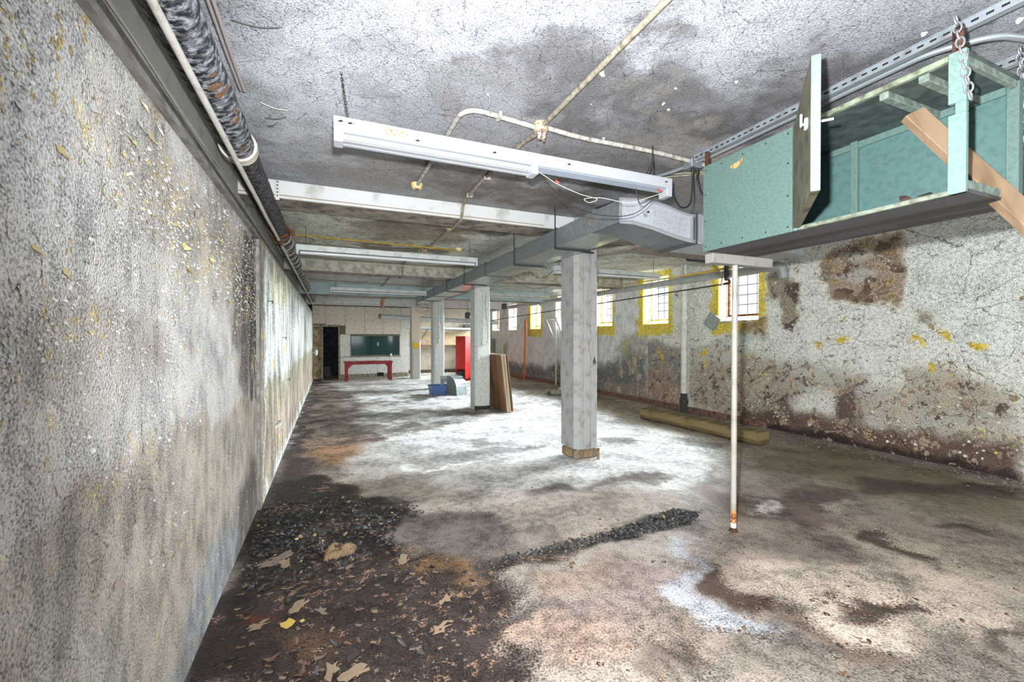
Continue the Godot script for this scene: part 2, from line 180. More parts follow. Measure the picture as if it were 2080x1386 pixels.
# ---------------------------------------------------------------- mesh builder
class MB:
	var v := PackedVector3Array()
	var n := PackedVector3Array()
	var uv := PackedVector2Array()
	var c := PackedColorArray()
	var ix := PackedInt32Array()
	var col := Color.WHITE

	func vert(p: Vector3, nn: Vector3, t := Vector2.ZERO) -> int:
		v.append(p); n.append(nn); uv.append(t); c.append(col)
		return v.size() - 1

	# corners counter-clockwise seen from outside
	func poly(pts: Array, uvs := []) -> void:
		var nn: Vector3 = (pts[1] - pts[0]).cross(pts[2] - pts[0])
		if pts.size() > 3 and nn.length() < 1e-9:
			nn = (pts[2] - pts[0]).cross(pts[3] - pts[0])
		nn = nn.normalized()
		var s := v.size()
		for i in pts.size():
			vert(pts[i], nn, uvs[i] if uvs.size() else Vector2.ZERO)
		for i in range(1, pts.size() - 1):
			ix.append_array([s, s + i + 1, s + i])

	func grid(f: Callable, nu: int, nv: int, flip := false) -> void:
		# f(u, v) -> Vector3, smooth normals by differences
		var s := v.size()
		for j in nv + 1:
			for i in nu + 1:
				var u := float(i) / nu
				var w := float(j) / nv
				var p: Vector3 = f.call(u, w)
				var e := 0.004
				var du: Vector3 = f.call(minf(u + e, 1.0), w) - f.call(maxf(u - e, 0.0), w)
				var dv: Vector3 = f.call(u, minf(w + e, 1.0)) - f.call(u, maxf(w - e, 0.0))
				var nn := du.cross(dv)
				if nn.length() < 1e-12:
					nn = Vector3.UP
				nn = nn.normalized()
				vert(p, -nn if flip else nn, Vector2(u, w))
		for j in nv:
			for i in nu:
				var a := s + j * (nu + 1) + i
				var b := a + 1
				var d := a + nu + 1
				var e2 := d + 1
				if flip:
					ix.append_array([a, b, e2, a, e2, d])
				else:
					ix.append_array([a, e2, b, a, d, e2])

	# chamfered box: centre transform, full size
	func box(x: Transform3D, size: Vector3, ch := 0.004) -> void:
		var h := size * 0.5
		ch = minf(ch, minf(h.x, minf(h.y, h.z)) * 0.6)
		if ch <= 0.0001:
			ch = 0.0001
		var P := func(sx: int, sy: int, sz: int, ax: int) -> Vector3:
			var q := Vector3(sx * h.x, sy * h.y, sz * h.z)
			for k in 3:
				if k != ax:
					q[k] -= ch * [sx, sy, sz][k]
			return x * q
		for ax in 3:
			var a1 := (ax + 1) % 3
			var a2 := (ax + 2) % 3
			for sg in [-1, 1]:
				var q := []
				for st in [[-1, -1], [1, -1], [1, 1], [-1, 1]]:
					var si := [0, 0, 0]
					si[ax] = sg; si[a1] = st[0]; si[a2] = st[1]
					q.append(P.call(si[0], si[1], si[2], ax))
				if sg < 0:
					q.reverse()
				poly(q)
		for ax in 3: # edges along ax
			var a1 := (ax + 1) % 3
			var a2 := (ax + 2) % 3
			for s1 in [-1, 1]:
				for s2 in [-1, 1]:
					var lo := [0, 0, 0]
					lo[ax] = -1; lo[a1] = s1; lo[a2] = s2
					var hi := [0, 0, 0]
					hi[ax] = 1; hi[a1] = s1; hi[a2] = s2
					var q := [P.call(lo[0], lo[1], lo[2], a1), P.call(hi[0], hi[1], hi[2], a1), P.call(hi[0], hi[1], hi[2], a2), P.call(lo[0], lo[1], lo[2], a2)]
					if s1 * s2 < 0:
						q.reverse()
					# make sure it faces outward
					var nn: Vector3 = (q[1] - q[0]).cross(q[2] - q[0])
					if nn.dot((q[0] + q[2]) * 0.5 - x.origin) < 0:
						q.reverse()
					poly(q)
		for sx in [-1, 1]:
			for sy in [-1, 1]:
				for sz in [-1, 1]:
					var q := [P.call(sx, sy, sz, 0), P.call(sx, sy, sz, 1), P.call(sx, sy, sz, 2)]
					var nn: Vector3 = (q[1] - q[0]).cross(q[2] - q[0])
					if nn.dot(q[0] - x.origin) < 0:
						q.reverse()
					poly(q)

	func bx(lo: Vector3, hi: Vector3, ch := 0.004) -> void:
		box(Transform3D(Basis.IDENTITY, (lo + hi) * 0.5), (hi - lo).abs(), ch)

	# box between two points (a bar), cross-section w (sideways) by t (towards up)
	func bar(a: Vector3, b: Vector3, w: float, t: float, up := Vector3.UP, ch := 0.003) -> void:
		var z := (b - a).normalized()
		if absf(z.dot(up)) > 0.98:
			up = Vector3.RIGHT
		var xx := up.cross(z).normalized()
		var yy := z.cross(xx)
		box(Transform3D(Basis(xx, yy, z), (a + b) * 0.5), Vector3(w, t, a.distance_to(b)), ch)

	func tube(path: Array, r, sides := 10, closed := false) -> void:
		var m := path.size()
		if m < 2:
			return
		var s := v.size()
		var up := Vector3.UP
		var t0: Vector3 = (path[1] - path[0]).normalized()
		if absf(t0.dot(up)) > 0.9:
			up = Vector3.RIGHT
		var nx := up.cross(t0).normalized()
		for i in m:
			var t: Vector3
			if closed:
				t = (path[(i + 1) % m] - path[(i + m - 1) % m]).normalized()
			else:
				t = (path[mini(i + 1, m - 1)] - path[maxi(i - 1, 0)]).normalized()
			nx = (nx - t * nx.dot(t)).normalized()
			var ny := t.cross(nx)
			var rr: float = r[i] if r is Array else r
			for k in sides + 1:
				var an := TAU * k / sides
				var d := nx * cos(an) + ny * sin(an)
				vert(path[i] + d * rr, d, Vector2(float(k) / sides, float(i)))
		var last := m if closed else m - 1
		for i in last:
			for k in sides:
				var a := s + i * (sides + 1) + k
				var b := a + 1
				var d := s + ((i + 1) % m) * (sides + 1) + k
				var e := d + 1
				ix.append_array([a, d, e, a, e, b])
		if not closed:
			for en in [0, m - 1]:
				var t: Vector3 = (path[1] - path[0]).normalized() if en == 0 else (path[m - 1] - path[m - 2]).normalized()
				var cc := vert(path[en], -t if en == 0 else t)
				for k in sides:
					var p1: Vector3 = v[s + en * (sides + 1) + k]
					var p2: Vector3 = v[s + en * (sides + 1) + k + 1]
					var i1 := vert(p1, -t if en == 0 else t)
					var i2 := vert(p2, -t if en == 0 else t)
					if en == 0:
						ix.append_array([cc, i1, i2])
					else:
						ix.append_array([cc, i2, i1])

	# profile of (radius, height) spun round the y axis of x
	func lathe(x: Transform3D, prof: Array, sides := 20) -> void:
		for i in prof.size() - 1:
			var a: Vector2 = prof[i]
			var b: Vector2 = prof[i + 1]
			var nn2 := Vector2(b.y - a.y, -(b.x - a.x)).normalized()
			var s := v.size()
			for k in sides + 1:
				var an := TAU * k / sides
				var d := Vector3(cos(an), 0, sin(an))
				var nn := (x.basis * (d * nn2.x + Vector3.UP * nn2.y)).normalized()
				vert(x * (d * a.x + Vector3.UP * a.y), nn)
				vert(x * (d * b.x + Vector3.UP * b.y), nn)
			for k in sides:
				var q := s + k * 2
				ix.append_array([q, q + 2, q + 3, q, q + 3, q + 1])

	# outline in the xy plane of x, extruded along +z by depth (counter-clockwise outline)
	func prism(x: Transform3D, outline: PackedVector2Array, depth: float) -> void:
		var tr := Geometry2D.triangulate_polygon(outline)
		if Geometry2D.is_polygon_clockwise(outline) == false:
			pass
		var o := outline.duplicate()
		var area := 0.0
		for i in o.size():
			var p := o[i]
			var q := o[(i + 1) % o.size()]
			area += p.x * q.y - q.x * p.y
		if area < 0:
			o.reverse()
			tr = Geometry2D.triangulate_polygon(o)
		for i in range(0, tr.size(), 3):
			var t := [o[tr[i]], o[tr[i + 1]], o[tr[i + 2]]]
			if (t[1] - t[0]).cross(t[2] - t[0]) < 0:
				t.reverse()
			poly([x * Vector3(t[0].x, t[0].y, depth), x * Vector3(t[1].x, t[1].y, depth), x * Vector3(t[2].x, t[2].y, depth)])
			poly([x * Vector3(t[2].x, t[2].y, 0), x * Vector3(t[1].x, t[1].y, 0), x * Vector3(t[0].x, t[0].y, 0)])
		for i in o.size():
			var p := o[i]
			var q := o[(i + 1) % o.size()]
			poly([x * Vector3(p.x, p.y, 0), x * Vector3(q.x, q.y, 0), x * Vector3(q.x, q.y, depth), x * Vector3(p.x, p.y, depth)])

	func arrays() -> Array:
		var a := []
		a.resize(Mesh.ARRAY_MAX)
		a[Mesh.ARRAY_VERTEX] = v
		a[Mesh.ARRAY_NORMAL] = n
		a[Mesh.ARRAY_TEX_UV] = uv
		a[Mesh.ARRAY_COLOR] = c
		a[Mesh.ARRAY_INDEX] = ix
		return a

	func mesh() -> ArrayMesh:
		var m := ArrayMesh.new()
		m.add_surface_from_arrays(Mesh.PRIMITIVE_TRIANGLES, arrays())
		return m

func V(x: float, y: float, z: float) -> Vector3:
	return Vector3(x, y, z)

func XF(o: Vector3, e := Vector3.ZERO) -> Transform3D:
	return Transform3D(Basis.from_euler(e * PI / 180.0), o)

# a path with its corners rounded
func bend(pts: Array, r := 0.08, seg := 6) -> Array:
	var out := [pts[0]]
	for i in range(1, pts.size() - 1):
		var a: Vector3 = pts[i - 1]
		var b: Vector3 = pts[i]
		var d: Vector3 = pts[i + 1]
		var rr := minf(r, minf(a.distance_to(b), b.distance_to(d)) * 0.45)
		var p := b + (a - b).normalized() * rr
		var q := b + (d - b).normalized() * rr
		for k in seg + 1:
			var t := float(k) / seg
			out.append(p.lerp(b, t).lerp(b.lerp(q, t), t))
	out.append(pts[-1])
	return out

func spline(pts: Array, seg := 8) -> Array:
	var cu := Curve3D.new()
	for i in pts.size():
		var a: Vector3 = pts[maxi(i - 1, 0)]
		var b: Vector3 = pts[mini(i + 1, pts.size() - 1)]
		var t := (b - a) / 6.0
		cu.add_point(pts[i], -t, t)
	var out := []
	for i in pts.size() - 1:
		for k in seg:
			out.append(cu.sample(i, float(k) / seg))
	out.append(pts[-1])
	return out

# ---------------------------------------------------------------- objects
func thing(called: String, label: String, category: String, at := Vector3.ZERO, group := "", turn := 0.0) -> Node3D:
	var o := Node3D.new()
	o.name = called
	o.position = at
	o.rotation_degrees.y = turn
	add_child(o, true)
	return tag(o, label, category, group)

func tag(o: Node3D, label: String, category: String, group := "", kind := "") -> Node3D:
	if label: o.set_meta("label", label)
	if category: o.set_meta("category", category)
	if group: o.set_meta("group", group)
	if kind: o.set_meta("kind", kind)
	return o

func part(called: String, m: MB, mat: Material, parent: Node3D = null, label := "", kind := "") -> MeshInstance3D:
	var o := MeshInstance3D.new()
	o.name = called
	o.mesh = m.mesh()
	o.material_override = mat
	if label: o.set_meta("label", label)
	if kind: o.set_meta("kind", kind)
	(self if parent == null else parent).add_child(o, true)
	return o

func inst(called: String, mesh: Mesh, mat: Material, x: Transform3D, parent: Node3D, label := "") -> MeshInstance3D:
	var o := MeshInstance3D.new()
	o.name = called
	o.mesh = mesh
	o.material_override = mat
	o.transform = x
	if label: o.set_meta("label", label)
	parent.add_child(o, true)
	return o

# ---------------------------------------------------------------- textures
func nz(sd: int, type: int, period: float, mpp: float, w: int, h: int, oct := 4, extra := {}) -> PackedByteArray:
	var f := FastNoiseLite.new()
	f.seed = sd
	f.noise_type = type
	f.frequency = mpp / period
	f.fractal_octaves = oct
	f.fractal_type = FastNoiseLite.FRACTAL_FBM if oct > 1 else FastNoiseLite.FRACTAL_NONE
	f.fractal_gain = extra.get("gain", 0.5)
	if type == FastNoiseLite.TYPE_CELLULAR:
		f.cellular_return_type = extra.get("ret", FastNoiseLite.RETURN_DISTANCE2_SUB)
		f.cellular_distance_function = FastNoiseLite.DISTANCE_EUCLIDEAN
	if extra.has("warp"):
		f.domain_warp_enabled = true
		f.domain_warp_type = FastNoiseLite.DOMAIN_WARP_SIMPLEX
		f.domain_warp_amplitude = extra.warp / mpp
		f.domain_warp_frequency = mpp / extra.get("wp", extra.warp * 3.0)
		f.domain_warp_fractal_type = FastNoiseLite.DOMAIN_WARP_FRACTAL_PROGRESSIVE
		f.domain_warp_fractal_octaves = 3
	var im := f.get_image(w, extra.get("h", h), false, false, true)
	if extra.has("h"):
		im.resize(w, h, Image.INTERPOLATE_CUBIC)
	return im.get_data()

func paint(rect: Array, lw: int, lh: int, base: Array, shapes: Array) -> Image:
	var N := lw * lh
	var px := PackedFloat32Array()
	px.resize(N * 4)
	for i in N:
		for k in 4:
			px[i * 4 + k] = base[k]
	var su: float = (rect[2] - rect[0]) / lw
	var sv: float = (rect[3] - rect[1]) / lh
	for s in shapes:
		var col := Color(s[0])
		var kk: float = s[1] * 255.0
		var al: float = s[2]
		var so: float = s[3]
		var wd: float = s[4]
		var pts: Array = s[5]
		var pg := PackedVector2Array()
		var lo := Vector2(1e9, 1e9)
		var hi := -lo
		for i in range(0, pts.size(), 2):
			var q := Vector2((pts[i] - rect[0]) / su, (pts[i + 1] - rect[1]) / sv)
			pg.append(q)
			lo = lo.min(q)
			hi = hi.max(q)
		var ms := (absf(su) + absf(sv)) * 0.5
		var mg := (so + maxf(wd, 0.0)) / ms + 1.0
		for y in range(maxi(0, int(lo.y - mg)), mini(lh, int(hi.y + mg) + 1)):
			for x in range(maxi(0, int(lo.x - mg)), mini(lw, int(hi.x + mg) + 1)):
				var p := Vector2(x, y)
				var d := 1e9
				for i in (pg.size() if wd < 0 else pg.size() - 1):
					var q := Geometry2D.get_closest_point_to_segment(p, pg[i], pg[(i + 1) % pg.size()])
					d = minf(d, p.distance_squared_to(q))
				d = sqrt(d) * ms
				if wd < 0:
					if Geometry2D.is_point_in_polygon(p, pg):
						d = -d
				else:
					d -= wd
				var t := 1.0 - smoothstep(-so, so, d)
				if t <= 0.0:
					continue
				t *= al
				var j := (y * lw + x) * 4
				px[j] = lerpf(px[j], col.r8, t)
				px[j + 1] = lerpf(px[j + 1], col.g8, t)
				px[j + 2] = lerpf(px[j + 2], col.b8, t)
				px[j + 3] = lerpf(px[j + 3], kk, t)
	var by := PackedByteArray()
	by.resize(N * 4)
	for i in N * 4:
		by[i] = int(clampf(px[i], 0, 255))
	return Image.create_from_data(lw, lh, false, Image.FORMAT_RGBA8, by)

# One unique surface picture (colour and relief) from its stains and several noises.
func bake(id: int) -> void:
	var o: Dictionary = jobs[id]
	var rect: Array = o.rect
	var w: int = o.w
	var h: int = o.h
	var mpp: float = absf(rect[2] - rect[0]) / w
	var lw := int(absf(rect[2] - rect[0]) / o.get("lp", 0.04))
	var lh := int(absf(rect[3] - rect[1]) / o.get("lp", 0.04))
	var im := paint(rect, lw, lh, o.base, o.shapes)
	im.resize(w, h, Image.INTERPOLATE_CUBIC)
	var L := im.get_data()
	var sd: int = o.seed
	var S := FastNoiseLite.TYPE_SIMPLEX
	var CE := FastNoiseLite.TYPE_CELLULAR
	var A := nz(sd, S, o.get("pa", 0.8), mpp, w, h, 5)
	var B := nz(sd + 1, S, o.get("pb", 0.06), mpp, w, h, 3, {"gain": 0.65})
	var C := nz(sd + 2, CE, o.get("pc", 0.2), mpp, w, h, 1, {"warp": o.get("pc", 0.2) * 0.35})
	var F := nz(sd + 3, CE, o.get("pf", 0.03), mpp, w, h, 1, {"warp": o.get("pf", 0.03) * 0.7, "ret": FastNoiseLite.RETURN_CELL_VALUE})
	var K := nz(sd + 4, S, o.get("ps", 0.1), mpp, w, h, 4, {"h": maxi(8, int(h * o.get("stretch", 1.0)))})
	var G := nz(sd + 5, S, o.get("pg", 0.009), mpp, w, h, 1)
	var kg: int = o.get("kg", 30)
	var pth: int = o.get("peel", 999)
	var wa := int(o.get("warp", 0.25) / mpp * 2.0)
	var wb := int(o.get("warp2", 0.04) / mpp * 2.0)
	var ka: int = o.get("ka", 60)
	var kb: int = o.get("kb", 50)
	var ks: int = o.get("ks", 0)
	var cth: int = o.get("cth", 8)
	var cd: int = o.get("cd", 90)
	var mold: int = o.get("mold", 0)
	var mcol: Array = o.get("mcol", [60, 58, 58])
	var fl: int = o.get("flake", 0)
	var u1: Array = o.get("u1", [150, 135, 110])
	var u2: Array = o.get("u2", [190, 165, 70])
	var u3: Array = o.get("u3", [90, 85, 80])
	var hb: int = o.get("hb", 90)
	var yth: int = o.get("yth", 45)
	var N := w * h
	var am := 0
	var km := 0
	for q in range(0, N, 97):
		am += A[q]
		km += K[q]
	am /= (N + 96) / 97
	km /= (N + 96) / 97
	var out := PackedByteArray()
	out.resize(N * 3)
	var hg := PackedByteArray()
	hg.resize(N)
	var off := (w * (h / 3) + 77) % N
	var i := 0
	for y in h:
		for x in w:
			var a := A[i] - am
			var b := B[i] - 128
			var i2 := i + off
			if i2 >= N: i2 -= N
			var a2 := A[i2] - am
			var sx := clampi(x + ((a * wa + b * wb) >> 8), 0, w - 1)
			var sy := clampi(y + ((a2 * wa + (B[i2] - 128) * wb) >> 8), 0, h - 1)
			var j := (sy * w + sx) << 2
			var r := L[j]
			var g := L[j + 1]
			var bl := L[j + 2]
			var k := L[j + 3]
			var gg := G[i] - 128
			var kk := K[i] - km
			var m := 256 + ((a * ka + b * kb + kk * ks + gg * kg) >> 6)
			if b < -62: m += (b + 62) * 2
			var ht := 128 + ((b * hb + gg * 40) >> 7)
			if mold > 0:
				var t := (kk + (a >> 1) + b + (gg >> 1) + k - 128) * mold >> 6
				if t > 0:
					t = mini(t, 220)
					r += ((mcol[0] - r) * t) >> 8
					g += ((mcol[1] - g) * t) >> 8
					bl += ((mcol[2] - bl) * t) >> 8
			if fl > 0:
				var pv := ((a * 3 + kk * 2 + b * 2 + gg) >> 2) + k
				if pv > pth:
					var u := u1
					if a2 < -12: u = u3
					elif a2 > 62 and pv < pth + 26: u = u2
					r = u[0]; g = u[1]; bl = u[2]
					m += (b >> 1)
					ht -= 70
				elif pv > pth - 9:
					m += 34
					ht += 24
				var f := F[i] + ((a2 + kk) >> 1)
				var th := 300 - ((k * fl) >> 7)
				if f > th:
					var u := u1
					if a2 + b > yth: u = u2
					elif a2 < -34: u = u3
					r = u[0]; g = u[1]; bl = u[2]
					ht -= 60
				elif f > th - 22:
					m += 26
					ht += 26
			if C[i] < cth:
				m -= cd * (cth - C[i]) / cth
				ht -= 40 * (cth - C[i]) / cth
			m = clampi(m, 40, 420)
			out[i * 3] = clampi((r * m) >> 8, 0, 250)
			out[i * 3 + 1] = clampi((g * m) >> 8, 0, 250)
			out[i * 3 + 2] = clampi((bl * m) >> 8, 0, 250)
			hg[i] = clampi(ht, 0, 255)
			i += 1
	baked[id] = [Image.create_from_data(w, h, false, Image.FORMAT_RGB8, out), Image.create_from_data(w, h, false, Image.FORMAT_L8, hg)]

func surf(id: int, rough := 0.85, relief := 0.4, spec := 0.5) -> StandardMaterial3D:
	var m := StandardMaterial3D.new()
	m.albedo_texture = ImageTexture.create_from_image(baked[id][0])
	m.roughness = rough
	m.metallic_specular = spec
	m.heightmap_enabled = true
	m.heightmap_texture = ImageTexture.create_from_image(baked[id][1])
	m.heightmap_scale = relief
	return m

# small tileable pictures: a grey value map through a ramp of colours
func tile(key: String, sd: int, type: int, period: float, ramp: Array, sx := 1, sy := 1, oct := 5) -> void:
	var f := FastNoiseLite.new()
	f.seed = sd
	f.noise_type = type
	f.frequency = 1.0 / period
	f.fractal_octaves = oct
	f.fractal_gain = 0.6
	if type == FastNoiseLite.TYPE_CELLULAR:
		f.fractal_octaves = 2
		f.cellular_return_type = FastNoiseLite.RETURN_DISTANCE
	var im := f.get_seamless_image(512 / sx, 512 / sy, false, false, 0.12)
	im.resize(512, 512, Image.INTERPOLATE_CUBIC)
	var d := im.get_data()
	var gr := Gradient.new()
	gr.offsets = PackedFloat32Array(ramp.map(func(q): return q[0]))
	gr.colors = PackedColorArray(ramp.map(func(q): return Color(q[1])))
	var lut := []
	for i in 256:
		lut.append(gr.sample(i / 255.0))
	var out := PackedByteArray()
	out.resize(512 * 512 * 3)
	for i in 512 * 512:
		var cc: Color = lut[d[i]]
		out[i * 3] = cc.r8
		out[i * 3 + 1] = cc.g8
		out[i * 3 + 2] = cc.b8
	T[key] = ImageTexture.create_from_image(Image.create_from_data(512, 512, false, Image.FORMAT_RGB8, out))

func M(key: String, col: String, rough := 0.7, metal := 0.0, tex := "", rep := 1.0, bump := 0.0, bumptex := "fine", brep := 4.0) -> StandardMaterial3D:
	if mats.has(key):
		return mats[key]
	var m := StandardMaterial3D.new()
	m.resource_name = key
	m.albedo_color = Color(col)
	m.roughness = rough
	m.metallic = metal
	if tex:
		m.albedo_texture = T[tex]
		m.uv1_triplanar = true
		m.uv1_scale = Vector3.ONE * rep
	if bump > 0.0:
		m.uv1_triplanar = true
		if not tex:
			m.uv1_scale = Vector3.ONE * brep
		m.heightmap_enabled = true
		m.heightmap_texture = T[bumptex]
		m.heightmap_scale = bump
	mats[key] = m
	return m

func quads(mb: MB, p: Array, uvr := []) -> void:
	mb.poly(p, uvr)

# one irregular curled chip of paint that hangs from a surface: o centre, nn surface normal, up the direction it is hinged towards
func chip(mb: MB, o: Vector3, nn: Vector3, up: Vector3, s: float, lift: float, curl: float) -> void:
	var side := up.cross(nn).normalized()
	var rows := []
	var p := o
	var an := lift
	for k in 3:
		var wd := s * (0.5 + rng.randf() * 0.35) * (1.0 if k < 2 else 0.45)
		rows.append([p - side * wd + up * rng.randf_range(-0.2, 0.2) * s, p + side * wd * rng.randf_range(0.6, 1.1) + up * rng.randf_range(-0.2, 0.2) * s])
		p += (-up * cos(an) + nn * sin(an)) * s * 0.62
		an += curl
	for k in 2:
		var a: Array = rows[k]
		var b: Array = rows[k + 1]
		mb.poly([a[0], b[0], b[1]])
		mb.poly([a[0], b[1], a[1]])

func shard_mesh(sd: int, n: int, bow: float) -> ArrayMesh:
	# a star-edged, bowed flake lying in the xz plane, about 1 across
	var r := RandomNumberGenerator.new()
	r.seed = sd
	var mb := MB.new()
	var c := V(0, 0.0, 0)
	var ring := []
	for i in n:
		var an := TAU * (i + r.randf_range(-0.3, 0.3)) / n
		var rr := r.randf_range(0.14, 0.6)
		var qx := cos(an) * rr * 1.25
		ring.append(V(qx, bow * (qx * qx * 1.1 + r.randf_range(-0.04, 0.06)), sin(an) * rr * 0.8))
	for i in n:
		var a: Vector3 = ring[i]
		var b: Vector3 = ring[(i + 1) % n]
		mb.poly([c, b, a])
		mb.poly([c - V(0, 0.03, 0), a - V(0, 0.03, 0), b - V(0, 0.03, 0)])
		mb.poly([a, b, b - V(0, 0.03, 0), a - V(0, 0.03, 0)])
	return mb.mesh()

# a curled, ragged strip of floor paint about 1 long, one edge rolled up
func curl_mesh(sd: int, roll: float) -> ArrayMesh:
	var r := RandomNumberGenerator.new()
	r.seed = sd
	var mb := MB.new()
	var rows := []
	var bow := r.randf_range(-0.1, 0.5)
	for i in 7:
		var x := i / 6.0 - 0.5
		var w1 := r.randf_range(0.05, 0.26) * (0.35 if i == 0 or i == 6 else 1.0)
		var w2 := r.randf_range(0.08, 0.34) * (0.25 if i == 0 or i == 6 else 1.0)
		var y := bow * x * x
		rows.append([V(x + r.randf_range(-0.06, 0.06), y, -w1), V(x, y + 0.01, 0), V(x, y + w2 * 0.5 * roll, w2 * 0.55), V(x + r.randf_range(-0.06, 0.06), y + w2 * 1.1 * roll, w2 * (0.9 - 0.5 * roll))])
	for i in 6:
		for k in 3:
			var a: Array = rows[i]
			var b: Array = rows[i + 1]
			mb.poly([a[k], a[k + 1], b[k + 1]])
			mb.poly([a[k], b[k + 1], b[k]])
	return mb.mesh()

func in_poly(p: Vector2, pts: Array) -> bool:
	var pg := PackedVector2Array()
	for i in range(0, pts.size(), 2):
		pg.append(Vector2(pts[i], pts[i + 1]))
	return Geometry2D.is_point_in_polygon(p, pg)

func _ready() -> void:
	# ------------------------------------------------ camera
	var cam := Camera3D.new()
	cam.name = "camera"
	cam.position = V(0, 1.55, 0)
	cam.rotation_degrees = V(-0.46, -23.05, 0)
	cam.fov = 77.28
	cam.near = 0.05
	add_child(cam)
	cam.current = true
	# ------------------------------------------------ sky, exposure
	var sky := ProceduralSkyMaterial.new()
	sky.sky_top_color = Color(0.82, 0.88, 0.97)
	sky.sky_horizon_color = Color(0.95, 0.96, 0.98)
	sky.ground_bottom_color = Color(0.45, 0.45, 0.43)
	sky.ground_horizon_color = Color(0.75, 0.75, 0.74)
	sky.sky_energy_multiplier = 1.0
	var env := Environment.new()
	env.background_mode = Environment.BG_SKY
	env.sky = Sky.new()
	env.sky.sky_material = sky
	env.background_energy_multiplier = 1.2
	env.tonemap_mode = Environment.TONE_MAPPER_LINEAR
	env.tonemap_exposure = 1.0
	env.sdfgi_enabled = true
	env.ssao_enabled = true
	env.ssil_enabled = true
	var we := WorldEnvironment.new()
	we.name = "world"
	we.environment = env
	add_child(we)
	# ------------------------------------------------ lights: hazy daylight through the windows, daylight from the doorways behind the camera, the photographer's flash
	for q in [[1.2, 2.0, ZB - 0.3, 2.6, 2.0, 8.0], [5.2, 2.0, ZB - 0.3, 1.8, 1.6, 9.0]]:
		var dl := AreaLight3D.new()
		dl.name = "doorway_daylight"
		dl.area_size = Vector2(q[3], q[4])
		dl.light_color = Color(0.97, 0.985, 1.0)
		dl.light_energy = q[5]
		dl.position = V(q[0], q[1], q[2])
		dl.shadow_enabled = true
		dl.set("area_range", 30.0)
		add_child(dl, true)
	var fla := SpotLight3D.new()
	fla.name = "camera_flash"
	fla.position = V(0.03, 1.76, -0.15)
	fla.light_color = Color(0.97, 0.985, 1.0)
	fla.light_energy = 32.0
	fla.light_size = 0.03
	fla.spot_range = 30.0
	fla.spot_angle = 74.0
	fla.spot_angle_attenuation = 0.75
	fla.spot_attenuation = 2.0
	fla.shadow_enabled = true
	add_child(fla)
	fla.look_at_from_position(fla.position, V(5.0, 2.0, -5.6))
	var sun := DirectionalLight3D.new()
	sun.name = "hazy_daylight"
	sun.light_color = Color(0.95, 0.98, 1.0)
	sun.light_energy = 60.0
	sun.light_angular_distance = 50.0
	sun.sky_mode = DirectionalLight3D.SKY_MODE_LIGHT_ONLY
	sun.shadow_enabled = true
	add_child(sun)
	sun.look_at_from_position(Vector3.ZERO, V(-1.0, -0.46, 0.12))
	rng.seed = 7
	make_textures()
	# ------------------------------------------------ setting
	make_shell()
	make_windows()
	make_far_wall()
	make_columns()
	make_chips()
	# ------------------------------------------------ things, large ones first
	make_cabinet()
	make_duct()
	make_pipes()
	make_lights()
	make_conduits()
	make_floor_things()
	make_far_things()
	make_small()

